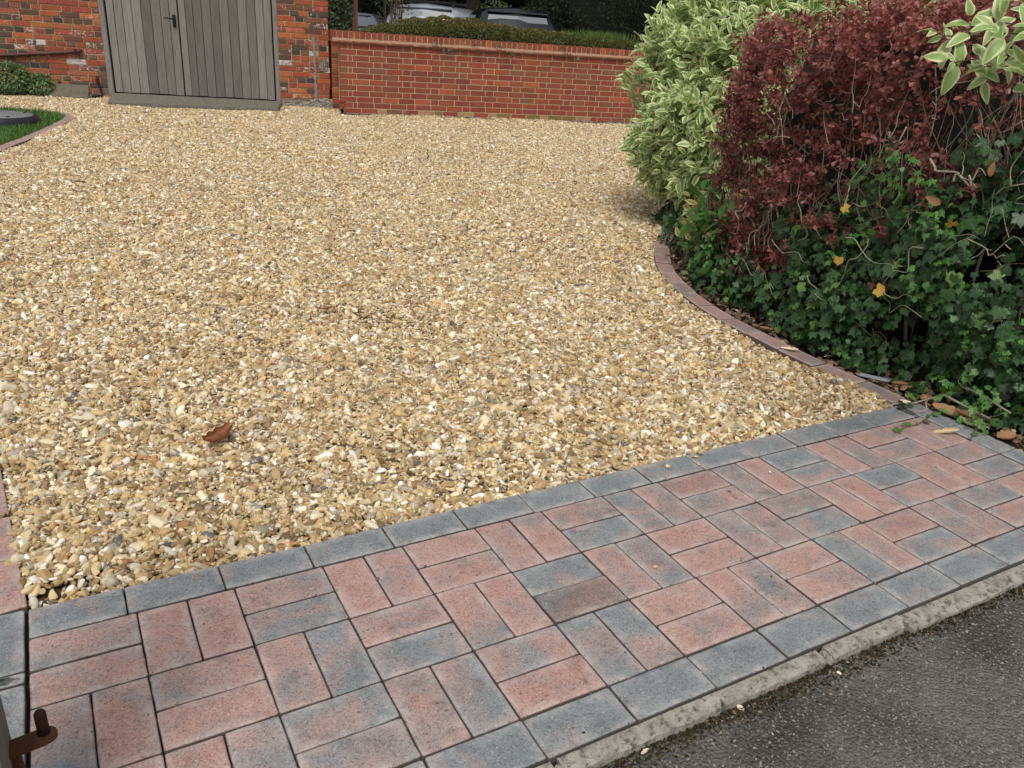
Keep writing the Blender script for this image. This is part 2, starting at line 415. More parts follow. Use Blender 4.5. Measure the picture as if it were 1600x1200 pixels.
for (a, b) in ((-.09, .106), (-.125, -.093), (-.33, -.128), (-.53, -.333), (-.70, -.533)): paver(-.104, -.005, a, b, -.55)

# curved brick edgings
def edging(name, P, side, label, n0, col, zz=.002, dk=(.3, .8)):
    root = empty(name, (P[0][0], P[0][1], 0), label=label, cat='edging')
    Q = resample(P, .2)
    for i in range(len(Q) - 1):
        a, b = Q[i], Q[i + 1]; t0 = Q[i] - Q[max(i - 1, 0)] if i else b - a; t0 = t0 + (b - a); t1 = (b - a) + (Q[min(i + 2, len(Q) - 1)] - b)
        nn = lambda t: np.array([t[1], -t[0]]) / np.linalg.norm(t) * side
        wd = .092; g = (b - a) / np.linalg.norm(b - a) * .0022
        poly = [a + g, b - g, b - g + nn(t1) * wd, a + g + nn(t0) * wd]; c = np.mean(poly, 0)
        me = paver_mesh([p - c for p in poly], seed=i)
        o = obj('edging_brick', me, None, root, (c[0] - P[0][0], c[1] - P[0][1], zz + random.uniform(-.002, .002)), (random.gauss(0, .008), random.gauss(0, .008), 0))
        bb = col + random.uniform(-.22, .15); o.color = (bb, random.uniform(*dk), 0, 1)
    return root
edging('curved_edging', RE, 1, 'curved purple red brick edging between the gravel and the ivy hedge', 0, .82)
edging('lawn_edging', LE, -1, 'pink brick edging curving round the lawn on the left of the gravel', 0, .9, dk=(0, .3))

# concrete kerb
kerb = empty('concrete_kerb', (0, -.73, 0), label='weathered cracked concrete kerb strip between the paving and the road', cat='kerb')
def kerb_stone(x0, x1, dz, dy, seed):
    bm = bmesh.new(); rr = random.Random(seed); n = max(3, int((x1 - x0) / .02)); prev = None
    for i in range(n + 1):
        x = x0 + (x1 - x0) * i / n; j = lambda s=.0025: rr.uniform(-s, s)
        sk = .012 if i == n and seed % 2 else 0
        ring = [(x - sk, -.739 + dy, -.07), (x - sk, -.739 + dy + j(.0015), -.006 + dz + j(.001)), (x - sk, -.736 + dy + j(.0012), -.0025 + dz + j(.0006)), (x, -.722 + dy, -.0015 + dz + j(.0005)), (x + sk * .5, -.7055, -.0015 + dz + j(.0004)), (x + sk * .5, -.7045, -.07)]
        ring = [bm.verts.new((p[0], p[1] + .73, p[2])) for p in ring]
        if prev:
            for k in range(5): bm.faces.new((prev[k], prev[k + 1], ring[k + 1], ring[k]))
            bm.faces.new((prev[5], prev[0], ring[0], ring[5]))
        else: bm.faces.new(ring[::-1])
        prev = ring
    bm.faces.new(prev); bmesh.ops.recalc_face_normals(bm, faces=bm.faces)
    obj('kerb_stone', bmm('kerb_stone', bm), MC, kerb)
for a, b, dz, dy, s in ((-1.8, -.95, 0, 0, 2), (-.94, .0, -.002, .002, 3), (.006, .80, 0, 0, 4), (.815, 1.185, 0, -.002, 5), (1.188, 1.475, -.001, 0, 6), (1.497, 1.742, .0005, 0, 7), (1.748, 2.66, -.004, -.012, 8), (2.67, 3.6, -.004, -.01, 9)):
    kerb_stone(a, b, dz, dy, s)
for i, (x, y) in enumerate(((1.486, -.722), (1.484, -.735), (.808, -.728))):
    obj('broken_chip', boxmesh('chip', (-.009, .009, -.008, .008, -.006, .006), .002, 1, .003, i), MC, kerb, (x, y + .73, -.008), (.3, .2, i * .8))

# ------------------------------------------------------------------ instanced stuff helper (uncountable gravel / grass)
def scatter(name, P, rot, scl, protos, mat, label, kind='stuff', cat=None):
    """points mesh with rotation / scale / pick attributes, instanced by geometry nodes"""
    me = bpy.data.meshes.new(name); me.vertices.add(len(P)); me.vertices.foreach_set('co', np.asarray(P, np.float32).ravel())
    a = me.attributes.new('rot', 'FLOAT_VECTOR', 'POINT'); a.data.foreach_set('vector', np.asarray(rot, np.float32).ravel())
    a = me.attributes.new('scl', 'FLOAT', 'POINT'); a.data.foreach_set('value', np.asarray(scl, np.float32))
    a = me.attributes.new('pick', 'INT', 'POINT'); a.data.foreach_set('value', rng.integers(0, len(protos), len(P)).astype(np.int32))
    me.materials.append(mat)
    c = bpy.data.collections.new(name + '_shapes')
    for m in [q.copy() for q in protos]:
        m.materials.clear()
        o = bpy.data.objects.new('shape', m); c.objects.link(o)
        if not len(m.materials): m.materials.append(mat)
    o = bpy.data.objects.new(name, me); COL.objects.link(o); tag(o, label, cat, kind=kind)
    g = bpy.data.node_groups.new(name, 'GeometryNodeTree'); g.interface.new_socket('Geometry', in_out='INPUT', socket_type='NodeSocketGeometry'); g.interface.new_socket('Geometry', in_out='OUTPUT', socket_type='NodeSocketGeometry')
    n = g.nodes; i_ = n.new('NodeGroupInput'); o_ = n.new('NodeGroupOutput'); ip = n.new('GeometryNodeInstanceOnPoints')
    ci = n.new('GeometryNodeCollectionInfo'); ci.inputs[0].default_value = c; ci.inputs['Separate Children'].default_value = True; ci.inputs['Reset Children'].default_value = True
    def at(nm, t):
        x = n.new('GeometryNodeInputNamedAttribute'); x.data_type = t; x.inputs[0].default_value = nm; return x.outputs[0]
    mp = n.new('GeometryNodeMeshToPoints'); L = g.links.new
    L(i_.outputs[0], mp.inputs[0]); L(mp.outputs[0], ip.inputs['Points']); L(ci.outputs[0], ip.inputs['Instance'])
    ip.inputs['Pick Instance'].default_value = True
    L(at('pick', 'INT'), ip.inputs['Instance Index']); 
    er = n.new('FunctionNodeEulerToRotation'); L(at('rot', 'FLOAT_VECTOR'), er.inputs[0]); L(er.outputs[0], ip.inputs['Rotation'])
    L(at('scl', 'FLOAT'), ip.inputs['Scale']); L(ip.outputs[0], o_.inputs[0])
    md = o.modifiers.new('scatter', 'NODES'); md.node_group = g
    return o

def stone_mesh(seed, flat=.5, sub=3, r=.011):
    rr = np.random.default_rng(seed); bm = bmesh.new(); bmesh.ops.create_icosphere(bm, subdivisions=sub, radius=1)
    V = np.array([v.co[:] for v in bm.verts])
    ax = np.array([rr.uniform(1.0, 1.6), rr.uniform(.62, .95), flat * rr.uniform(.75, 1.25)])
    for _ in range(rr.integers(5, 10)):
        n = rr.normal(size=3); n /= np.linalg.norm(n); d = rr.uniform(.45, .85)
        ex = V @ n - d; m = ex > 0; V[m] -= np.outer(ex[m] * .93, n)
    k = rr.normal(size=3) * 2; V *= (1 + .10 * np.sin(V @ k + rr.uniform(0, 6)))[:, None]
    if rr.random() < .35: V[:, 2] += .35 * V[:, 0] ** 2
    V = V * ax * r
    for v, p in zip(bm.verts, V): v.co = p
    return bmm('stone', bm, smooth=True)
stones = [stone_mesh(i, .5 if i % 3 else .72) for i in range(16)]

def in_poly(P, X, Y):
    P = np.array(P); ins = np.zeros(X.shape, bool); j = len(P) - 1
    for i in range(len(P)):
        xi, yi = P[i]; xj, yj = P[j]
        c = ((yi > Y) != (yj > Y)) & (X < (xj - xi) * (Y - yi) / (yj - yi + 1e-12) + xi); ins ^= c; j = i
    return ins
REs, LEs = resample(RE, .1), resample(LE, .1)
WALL_A = np.array([1.0508, 10.7592]); WANG = R(-17.5917); WE = np.array([math.cos(WANG), math.sin(WANG)]); WN = np.array([-WE[1], WE[0]])
LOW_A = np.array([3.6625, 9.3766]); LANG = R(-10.4837); LEv = np.array([math.cos(LANG), math.sin(LANG)]); LN = np.array([-LEv[1], LEv[0]])
GP = [(0.0, .103)] + [(2.80, .103)] + REs.tolist()[1:] + [(8.9, 6.2)] + [tuple(LOW_A + LEv * 5.6), tuple(LOW_A), tuple(WALL_A + WE * 2.9), tuple(WALL_A - WE * 2.9), (-1.8, 9.45)] + LEs.tolist()[::-1]
GP = [tuple(p) for p in GP]
sheet('gravel_bed', GP, -.022, plain('gravel_bed_sand', (.09, .058, .03), 1, var=.5, nscale=120, bump=.006), 'sandy bed under the gravel')
def gz(X, Y):
    return .006 * np.sin(X * 3.1 + 1.3 * np.sin(Y * 1.7)) + .006 * np.sin(Y * 4.3 + X * 2.2 + 1) + .004 * np.sin(X * 9 + Y * 7)
def hexgrid(x0, x1, y0, y1, s):
    ys = np.arange(y0, y1, s * .866); X, Y = np.meshgrid(np.arange(x0, x1, s), ys); X = X + (np.arange(len(ys)) % 2)[:, None] * s / 2
    X, Y = X.ravel(), Y.ravel(); return X + rng.normal(0, s * .28, X.shape), Y + rng.normal(0, s * .28, X.shape)
PP = []; SS = []
for lay, sp in ((0, .0155), (1, .0170), (2, .022)):
    X, Y = hexgrid(-1.9, 8.9, .09, 11.6, sp); k = in_poly(GP, X, Y); X, Y = X[k], Y[k]
    # skip what lies behind the hedge on the far right
    k = ~((X > 5.3) & (Y < 4.6)); X, Y = X[k], Y[k]
    if lay == 0:
        pass
    edge = np.minimum(1, np.minimum(Y - .095, 9.) / .10)              # heap thins out against the front blocks
    z = -.017 + .0055 * lay + gz(X, Y) * np.clip(edge, 0, 1) + rng.uniform(-.005, .005, X.shape) - .006 * (1 - np.clip(edge, 0, 1))
    corner = np.exp(-((X - .05) ** 2 + (Y - .14) ** 2) / .004)        # bare sandy corner by the left border
    k = rng.random(X.shape) > corner * .75; X, Y, z = X[k], Y[k], z[k]
    PP.append(np.stack([X, Y, z], 1)); SS.append(np.clip(rng.lognormal((0, -.10, -.75)[lay], .34, len(X)), .3, 2.1))
# a few stones strayed over the edging and the front blocks
PP = np.concatenate(PP); SS = np.concatenate(SS)
rot = np.stack([rng.normal(0, .52, len(PP)), rng.normal(0, .52, len(PP)), rng.uniform(0, 6.283, len(PP))], 1)
scatter('gravel', PP, rot, SS, stones, MG, 'deep bed of golden flint gravel filling the driveway')

def m_crumb():
    m = N('paving_crumb', 1, .1); oi = m.n('ObjectInfo')
    m.col(m.ramp(m.math('FRACT', m.math('MULTIPLY', oi.outputs['Random'], 7.7)), [(0, (.05, .04, .03)), (.45, (.12, .08, .05)), (.7, (.30, .22, .13)), (.9, (.5, .42, .3))], 'CONSTANT')); return m.m
# asphalt chippings (embedded aggregate) near the camera
X, Y = hexgrid(.3, 3.4, -1.75, -.745, .0075); k = rng.random(X.shape) < .75; X, Y = X[k], Y[k]
def m_chip():
    m = N('asphalt_chipping', .85, .3); oi = m.n('ObjectInfo')
    m.col(m.ramp(m.math('FRACT', m.math('MULTIPLY', oi.outputs['Random'], 13.7)), [(0, (.12, .11, .096)), (.30, (.17, .158, .14)), (.60, (.22, .205, .185)), (.80, (.11, .092, .07)), (.94, (.25, .23, .205)), (.995, (.36, .33, .29))], 'CONSTANT')); return m.m
scatter('road_chippings', np.stack([X, Y, np.full(X.shape, -.0225) + rng.uniform(-.0015, .0012, X.shape)], 1), np.stack([rng.normal(0, .3, len(X)), rng.normal(0, .3, len(X)), rng.uniform(0, 6.28, len(X))], 1),
        rng.uniform(.10, .33, len(X)), stones[:8], m_chip(), 'small stone chippings set in the road surface')
# crumbs of sand and leaf on the block paving, mostly in the joints
X = rng.uniform(0, 2.85, 1500); Y = rng.uniform(-.7, .1, 1500); q = rng.random(1500) < .6; Y[q] = np.round(Y[q] * 10) / 10 + rng.normal(0, .003, q.sum()); q = (rng.random(1500) < .4) & ~q; X[q] = np.round(X[q] * 10) / 10 + rng.normal(0, .003, q.sum())
scatter('paving_crumbs', np.stack([X, Y, np.full(1500, .0008)], 1), np.stack([rng.normal(0, .4, 1500), rng.normal(0, .4, 1500), rng.uniform(0, 6.28, 1500)], 1), rng.lognormal(math.log(.09), .4, 1500), stones[:8], m_crumb(), 'tiny crumbs of sand and leaf on the block paving')
# moss and crumbs in the gutter
X = rng.uniform(.3, 3.4, 5200); Y = -.740 - np.abs(rng.normal(0, .020, len(X))) - .002; 
def m_moss():
    m = N('gutter_crumb', 1, .1); oi = m.n('ObjectInfo')
    m.col(m.ramp(m.math('FRACT', m.math('MULTIPLY', oi.outputs['Random'], 9.7)), [(0, (.02, .018, .01)), (.5, (.035, .035, .014)), (.75, (.07, .045, .022)), (.96, (.22, .14, .06))], 'CONSTANT')); return m.m
scatter('gutter_debris', np.stack([X, Y, -.021 + rng.uniform(0, .004, len(X)) * np.exp((Y + .740) * 30)], 1), np.stack([rng.normal(0, .6, len(X)), rng.normal(0, .6, len(X)), rng.uniform(0, 6.28, len(X))], 1),
        rng.uniform(.08, .32, len(X)), stones[:8], m_moss(), 'dark moss and crumbs gathered along the foot of the kerb')

# ------------------------------------------------------------------ lawn
LP = [tuple(p) for p in (LEs + 0)]
lawn_poly = [(p[0] - .092, p[1]) for p in resample(LE[:12], .2).tolist()] + [(.34, 8.86), (.18, 9.06), (-.08, 9.2), (-.45, 9.28), (-1.8, 9.3), (-6, 9.3), (-6, .108)]
sheet('lawn', lawn_poly, -.012, plain('lawn_soil', (.06, .085, .025), 1, var=.5, nscale=40), 'green lawn at the left of the gravel')
X = rng.uniform(-1.6, .45, 60000); Y = rng.uniform(5.4, 9.3, 60000); k = in_poly(lawn_poly, X, Y) & ~(((X + .22) ** 2 + (Y - 8.03) ** 2) < .36 ** 2)
k &= rng.random(X.shape) > np.exp(-((X - (.12 + (Y - 7.3) * .27)) / .09) ** 2) * .7 * (Y < 8.3)
X, Y = X[k], Y[k]
bl = []
for i in range(4):
    h = .032 + .009 * i; V = [(-.004, 0, 0), (.004, 0, 0), (-.003, .008 + .003 * i, h * .6), (.003, .008 + .003 * i, h * .6), (0, .025 + .006 * i, h)]
    bl.append(npmesh('blade', V, [(0, 1, 3), (0, 3, 2), (2, 3, 4)], {'rnd': [i / 4] * 5}))
scatter('grass', np.stack([X, Y, np.full(X.shape, -.012)], 1), np.stack([rng.normal(0, .3, len(X)), rng.normal(0, .3, len(X)), rng.uniform(0, 6.28, len(X))], 1), rng.uniform(.6, 1.15, len(X)), bl, MGRS, 'short mown green grass of the lawn')

# round drain cover on the lawn
lid = empty('drain_cover', (-.20, 8.05, 0), label='round black inspection cover with grey lid sunk in the lawn', cat='drain cover')
bm = bmesh.new()
def lathe(bm, prof, n=40):
    prev = None
    for r, z in prof:
        ring = [bm.verts.new((r * math.cos(2 * math.pi * k / n), r * math.sin(2 * math.pi * k / n), z)) for k in range(n)] if r > 0 else [bm.verts.new((0, 0, z))]
        if prev:
            if len(ring) == 1:
                for k in range(n): bm.faces.new((prev[k], prev[(k + 1) % n], ring[0]))
            elif len(prev) == 1:
                for k in range(n): bm.faces.new((prev[0], ring[(k + 1) % n], ring[k]))
            else:
                for k in range(n): bm.faces.new((prev[k], prev[(k + 1) % n], ring[(k + 1) % n], ring[k]))
        prev = ring
lathe(bm, [(.37, -.03), (.37, .045), (.352, .078), (.325, .082), (.318, .075), (.318, 0)])
obj('rim', bmm('rim', bm, True), plain('black_plastic', (.012, .012, .016), .35), lid)
bm = bmesh.new(); lathe(bm, [(.312, .02), (.312, .080), (.30, .086), (0, .089)])
obj('lid', bmm('lid', bm, True), plain('grey_lid', (.16, .165, .17), .6, var=.4, nscale=9), lid)
for i in range(4):
    a = i * math.pi / 2 + .4; bm = bmesh.new(); lathe(bm, [(.014, .085), (.014, .093), (0, .095)], 10)
    obj('bolt', bmm('bolt', bm), MBK, lid, (.26 * math.cos(a), .26 * math.sin(a), 0))

# ------------------------------------------------------------------ brick walls
def brick_mesh(L_, H_, D_, seed, jit, bev=.004):
    return boxmesh('brick', (-L_ / 2, L_ / 2, 0, D_, 0, H_), bev, 1, jit, seed)
_bc = {}
def brick(parent, mat, x0, x1, z0, z1, col, jit, proud=0, tone=1, name='brick', depth=.05, keyround=.01):
    L_ = x1 - x0; k = (round(L_ / keyround), round((z1 - z0) / .005), random.randrange(4), mat.name)
    if k not in _bc: _bc[k] = brick_mesh(k[0] * keyround, z1 - z0, depth, k[2], jit)
    o = obj(name, _bc[k], mat, parent, ((x0 + x1) / 2, proud, z0), (0, random.gauss(0, .004 if jit < .002 else .010), 0), (L_ / (k[0] * keyround), 1, 1))
    o.color = col; return o
# --- old garage
gar = empty('brick_outbuilding', (*WALL_A, 0), WANG, label='old weathered orange brick outbuilding with wide grey timber doors', cat='outbuilding')
def old_colour(header):
    t = random.random()
    if header:
        if t < .46: c = random.choice([(.10, .062, .042), (.075, .058, .045), (.14, .075, .05), (.05, .046, .042), (.16, .09, .06)])
        else: c = random.choice([(.33, .085, .04), (.27, .07, .035), (.24, .075, .045), (.36, .11, .045)])
    else:
        if t < .22: c = random.choice([(.12, .06, .04), (.16, .07, .045), (.09, .06, .045)])
        else: c = random.choice([(.38, .105, .042), (.31, .078, .038), (.42, .13, .05), (.26, .068, .038), (.34, .10, .05), (.30, .075, .04)])
    return tuple(x * random.uniform(.95, 1.22) for x in c)
def mortar_slab(name, parent, dims, mat): return obj(name, boxmesh(name, dims), mat, parent)
mortar_slab('mortar', gar, (-1.95, -.04, .0085, .24, -.06, 2.5), MMO)
mortar_slab('mortar', gar, (2.10, 2.765, .0085, .24, -.06, 2.5), MMO)
stuffV = []; stuffF = []; stuffC = []
def stuff_brick(x0, x1, z0, z1, c):
    b = len(stuffV); 
    for X_, Z_ in ((x0, z0), (x1, z0), (x1, z1), (x0, z1)): stuffV.append((X_, 0, Z_)); stuffV.append((X_, .03, Z_))
    stuffF.extend([(b, b + 2, b + 4, b + 6), (b, b + 1, b + 3, b + 2), (b + 2, b + 3, b + 5, b + 4), (b + 4, b + 5, b + 7, b + 6), (b + 6, b + 7, b + 1, b)]); stuffC.extend([c] * 8)
CH = .0685
def old_courses(s0, s1, mode):
    for k in range(36):
        z0 = k * CH - .03; z1 = z0 + CH - .010; head = (k % 2 == 1)
        x = s0 - (random.uniform(.0, .10) if mode == 'L' else 0)
        if mode == 'L': x = s1; 
        xs = []
        if mode == 'L':   # laid from the door towards the left
            x = s1; first = True
            while x > s0:
                Lb = .232 if not head else .116
                if first and head: Lb = .09
                if random.random() < .12: Lb = .116 if not head else .232
                xs.append((max(s0, x - Lb + .011), x)); x -= Lb; first = False
        else:
            x = s0; first = True
            while x < s1 - .03:
                Lb = .232 if random.random() < (.62 if not head else .38) else .116
                if first: Lb = random.choice((.116, .17, .232))
                xs.append((x, min(s1 + random.uniform(-.012, .006), x + Lb - .011))); x += Lb; first = False
        for a, b in xs:
            if b - a < .025: continue
            hd = (b - a) < .15; c = old_colour(hd)
            vis = z0 < 1.40
            if mode == 'L' and a < -1.50: vis = False
            lime = 1 if random.random() < .62 else random.uniform(.25, .9)
            if mode == 'L' and .45 < z0 < .62: lime = random.uniform(.0, 1)
            if random.random() < .035: c = (.55, .50, .47)
            if z0 < .05: c = tuple(.6 * q + .4 * w_ for q, w_ in zip(c, (.2, .15, .12)))
            if vis: brick(gar, MBO, a, b, z0, z1, (*c, lime), .0035, random.uniform(-.003, .003))
            else: stuff_brick(a, b, z0, z1, c)
old_courses(-1.95, -.055, 'L'); old_courses(2.115, 2.775, 'R')
for k in range(4):   # lintel course over the doors
    for i in range(28): stuff_brick(-.04 + i * .0765, .027 + i * .0765, 2.2 + k * 0.0 + .23 * (k > 0) * 0, 2.42, old_colour(False)) if k == 0 else None
me = npmesh('brickwork', stuffV, stuffF, smooth=False, mat=MBA); at = me.attributes.new('tint', 'FLOAT_COLOR', 'POINT')
at.data.foreach_set('color', np.c_[np.array(stuffC), np.ones(len(stuffC))].astype(np.float32).ravel())
tag(obj('brickwork', me, MBA, gar), kind='stuff')
mortar_slab('mortar', gar, (-.04, 2.10, .0085, .24, 2.185, 2.5), MMO)
# rear shell and roof so that the building has depth
MSL = plain('roof_slate', (.09, .075, .07), .7, var=.3, nscale=12)
for dims in ((-1.95, -1.72, .24, 3.4, -.06, 2.5), (2.57, 2.80, .24, 3.4, -.06, 2.5), (-1.95, 2.80, 3.4, 3.63, -.06, 2.5)): mortar_slab('wall', gar, dims, plain('plain_brickwork', (.26, .085, .04), .9, var=.4, nscale=14))
bm = bmesh.new(); vs = [bm.verts.new(p) for p in ((-2.1, -.2, 2.52), (2.95, -.2, 2.52), (2.95, 1.8, 3.8), (-2.1, 1.8, 3.8), (-2.1, 3.8, 2.52), (2.95, 3.8, 2.52))]
bm.faces.new((vs[0], vs[1], vs[2], vs[3])); bm.faces.new((vs[3], vs[2], vs[5], vs[4])); bm.faces.new((vs[0], vs[3], vs[4])); bm.faces.new((vs[1], vs[5], vs[2])); bm.faces.new((vs[0], vs[4], vs[5], vs[1]))
obj('roof', bmm('roof', bm), MSL, gar)
# rough cement plinth at the foot of the right pier
def rough_lump(name, x0, x1, y0, y1, z0, z1, mat, parent, amp=.012, nx=24, nz=6, seed=1):
    rr = np.random.default_rng(seed); bm = bmesh.new(); box(bm, x0, x1, y0, y1, z0, z1)
    bmesh.ops.subdivide_edges(bm, edges=bm.edges[:], cuts=10, use_grid_fill=True)
    for v in bm.verts:
        n = math.sin(v.co.x * 31 + seed) * math.sin(v.co.z * 47 + 2) + rr.normal() * .45
        if v.co.z > z0 + .001: v.co.z += amp * .7 * n
        if v.co.y < (y0 + y1) / 2: v.co.y += amp * .6 * rr.normal() * .5
    return obj(name, bmm(name, bm), mat, parent)
MREN = m_concrete('old_render', (.20, .175, .145), (.36, .33, .29))
rough_lump('plinth', 2.13, 2.56, -.022, .05, -.05, .075, MREN, gar, .012)
rough_lump('plinth', 2.56, 2.88, -.035, .05, -.05, .11, MREN, gar, .016, seed=5)
# pale cement run down the crack, and the ragged plaster patch beside it
bm = bmesh.new(); rr = random.Random(3); pv = None
for i in range(26):
    z = .07 + i * .033; xc = 2.59 - i * .0006 + rr.uniform(-.007, .007); wd = .016 + rr.uniform(-.007, .010)
    q = [bm.verts.new((xc - wd, -.0045, z)), bm.verts.new((xc, -.013 - rr.uniform(0, .004), z)), bm.verts.new((xc + wd, -.0045, z))]
    if pv: bm.faces.new((pv[0], pv[1], q[1], q[0])); bm.faces.new((pv[1], pv[2], q[2], q[1]))
    pv = q
obj('mortar_repair', bmm('mortar_repair', bm, True), MREN, gar)
rough_lump('plaster_patch', 2.64, 2.75, -.010, .02, .47, .60, MREN, gar, .02, seed=9)
# rendered return strip at the right corner, above the low wall
mortar_slab('render_strip', gar, (2.805, 2.93, .02, .26, .93, 2.5), m_lime('brown_render', (.17, .10, .065), (.34, .24, .17), 18))
# concrete door step
stp = bmesh.new(); Mi = Matrix.Rotation(-WANG, 4, 'Z') @ Matrix.Translation((-WALL_A[0], -WALL_A[1], 0))
a = Mi @ Vector((.904, 9.61 + .16, .0)); b = Mi @ Vector((2.84, 9.20 + .16, 0))
pts = [(a.x, a.y), (b.x, b.y), (2.13, .03), (-.03, .03)]
vt = [stp.verts.new((x, y, .034 if i < 2 else .055)) for i, (x, y) in enumerate(pts)]; vb = [stp.verts.new((x, y, -.06)) for x, y in pts]
stp.faces.new(vt); [stp.faces.new((vb[i], vb[(i + 1) % 4], vt[(i + 1) % 4], vt[i])) for i in range(4)]
bmesh.ops.bevel(stp, geom=[e for e in stp.edges if e.verts[0] in vt and e.verts[1] in vt], offset=.01, segments=2, affect='EDGES')
bmesh.ops.recalc_face_normals(stp, faces=stp.faces)
obj('doorstep', bmm('doorstep', stp), m_concrete('step_concrete', (.10, .09, .072), (.24, .215, .175)), gar)
# door frame, leaves, planks
obj('door_frame', boxmesh('jamb', (-.052, .012, .0, .12, .03, 2.2), .004), MWD, gar)
obj('door_frame', boxmesh('jamb2', (2.058, 2.112, .0, .12, .03, 2.2), .004), MWD, gar)
obj('door_frame', boxmesh('head', (.0125, 2.0575, .01, .12, 2.12, 2.185), .004), MWD, gar)
def leafdoor(edges, name='door'):
    d = obj(name, boxmesh('door_ledge', (edges[0] + .01, edges[-1] - .01, .056, .085, .12, 2.10)), plain('dark_timber', (.03, .025, .02)), gar)
    for a, b in zip(edges[:-1], edges[1:]):
        k = boxmesh('plank', (-(b - a) / 2 + .0028, (b - a) / 2 - .0028, 0, .022, .066, 2.11), .0025)
        obj('plank', k, MWD, d, ((a + b) / 2, .030 + random.uniform(-.003, .003), random.uniform(-.003, .003)))
    return d
leafdoor([.028, .118, .221, .332, .443, .562, .675, .780, .880]); rd = leafdoor([.890, .974, 1.067, 1.174, 1.286, 1.396, 1.508, 1.621, 1.733, 1.842, 1.942, 2.041])
ld = [o for o in gar.children if o.name.startswith('door') and 'frame' not in o.name and 'step' not in o.name][0]
bm = bmesh.new(); box(bm, .815, .853, .008, .024, .90, 1.045); bmesh.ops.bevel(bm, geom=bm.edges[:], offset=.004, segments=1, affect='EDGES')
tube(bm, [(.836, .01, .995), (.832, -.04, .995), (.815, -.052, .996), (.77, -.052, 1.0), (.725, -.05, 1.002)], [.009, .009, .010, .009, .007], 8)
obj('handle', bmm('handle', bm), MBK, ld)
# dark channel where the gap beside the left jamb is
# rusty rail on the left wall
bm = bmesh.new(); tube(bm, [(-1.95, -.035, .39), (-1.27, -.035, .437), (-.70, -.035, .495), (-.345, -.03, .537), (-.315, -.005, .548)], [.023, .023, .022, .02, .018], 10)
obj('pipe', bmm('pipe', bm, True), plain('dark_red_paint', (.07, .025, .02), .6, var=.5), gar)
for x, z in ((-1.6, .413), (-.95, .466), (-.38, .533)): obj('pipe_bracket', boxmesh('pb', (x - .012, x + .012, -.05, .01, z - .03, z + .03), .003), MBK, gar)
bm = bmesh.new(); tube(bm, [(-.165, -.02, .255), (-.172, -.03, .20), (-.155, -.03, .14), (-.14, -.035, .08), (-.128, -.05, .0), (-.17, -.06, -.005)], [.013, .015, .013, .015, .014, .012], 8)
obj('door_stay', bmm('door_stay', bm, True), MBK, gar)
# leaning slab, pot plants by the wall
def wpt(s, d, z): p = WALL_A + WE * s - WN * d; return (p[0], p[1], z)
bm = bmesh.new(); vs = box(bm, -.24, .20, -.02, .02, 0, .20)
for v in bm.verts: v.co.x += (-.07 if v.co.z < .1 and v.co.x < 0 else 0) + (.04 if v.co.z > .1 and v.co.x < 0 else 0)
bmesh.ops.bevel(bm, geom=bm.edges[:], offset=.006, segments=1, affect='EDGES')
o = obj('stone_slab', bmm('stone_slab', bm), m_concrete('mossy_slab', (.09, .08, .055), (.17, .155, .115)), None, wpt(-.44, .28, -.01), (R(-42), 0, WANG)); tag(o, 'mossy grey stone slab leaning against the old brick wall beside the doors', 'slab')
bm = bmesh.new(); tube(bm, [(0, 0, 0), (.004, 0, .06), (-.003, .0, .13), (.004, 0, .17)], [.022, .024, .02, .012], 8)
tag(obj('iron_stump', bmm('iron_stump', bm, True), MBK, None, wpt(-.62, .05, 0)), 'short dark iron stump at the wall foot behind the leaning slab', 'iron post')
bm = bmesh.new(); tube(bm, [(-.05, 0, .0), (-.02, .01, .02), (.02, 0, .022), (.06, .01, .01)], [.02, .028, .024, .016], 8)
tag(obj('iron_holdback', bmm('iron_holdback', bm, True), MBK, None, wpt(-.17, .16, .0)), 'small dark iron lump lying at the foot of the wall by the left door jamb', 'ironware')

# ------------------------------------------------------------------ low brick wall
low = empty('garden_wall', (*LOW_A, 0), LANG, label='low red brick garden wall with brick on edge coping', cat='wall')
LW, CW = 5.6, .0725
mortar_slab('mortar', low, (.07, LW, .0045, .215, -.06, .14), MMN); mortar_slab('mortar', low, (.012, LW, .0045, .215, .1405, .868), MMN)
def new_colour(k):
    c = random.choice([(.235, .062, .036), (.26, .070, .038), (.21, .056, .036), (.28, .078, .041), (.24, .072, .044)])
    if k < 3: c = tuple(.7 * a + .3 * b for a, b in zip(c, (.29, .06, .04)))
    if random.random() < .08: c = (.36, .10, .045)
    if random.random() < .05: c = (.20, .09, .055)
    return tuple(x * random.uniform(.9, 1.1) for x in c)
MRM = m_mortar('red_mortar', (.20, .07, .045), (.30, .13, .08))
lowbricks = []
for k in range(12):
    z0 = k * CW - .004; seq = ['S', 'S', 'S', 'H']; i = 0; x = .0
    if k < 2: x = .06
    if k % 2 == 0: xs0 = [('S')] ; i = 0
    else: lowbricks.append((x, x + .105, z0, k)); x += .113; lowbricks.append((x, x + .04, z0, k)) if k < 0 else None; i = 3; x += 0; i = 0
    if k % 2 == 1:
        lowbricks.append((x, x + .048, z0, k)); x += .056
    else:
        i = 1
    while x < LW - .02:
        Lb = .222 if seq[i % 4] == 'S' else .1125
        lowbricks.append((x, min(LW, x + Lb - .0085), z0, k)); x += Lb; i += 1
lv, lf = [], []
lowbricks.sort(key=lambda b: b[0]); cnt = 0
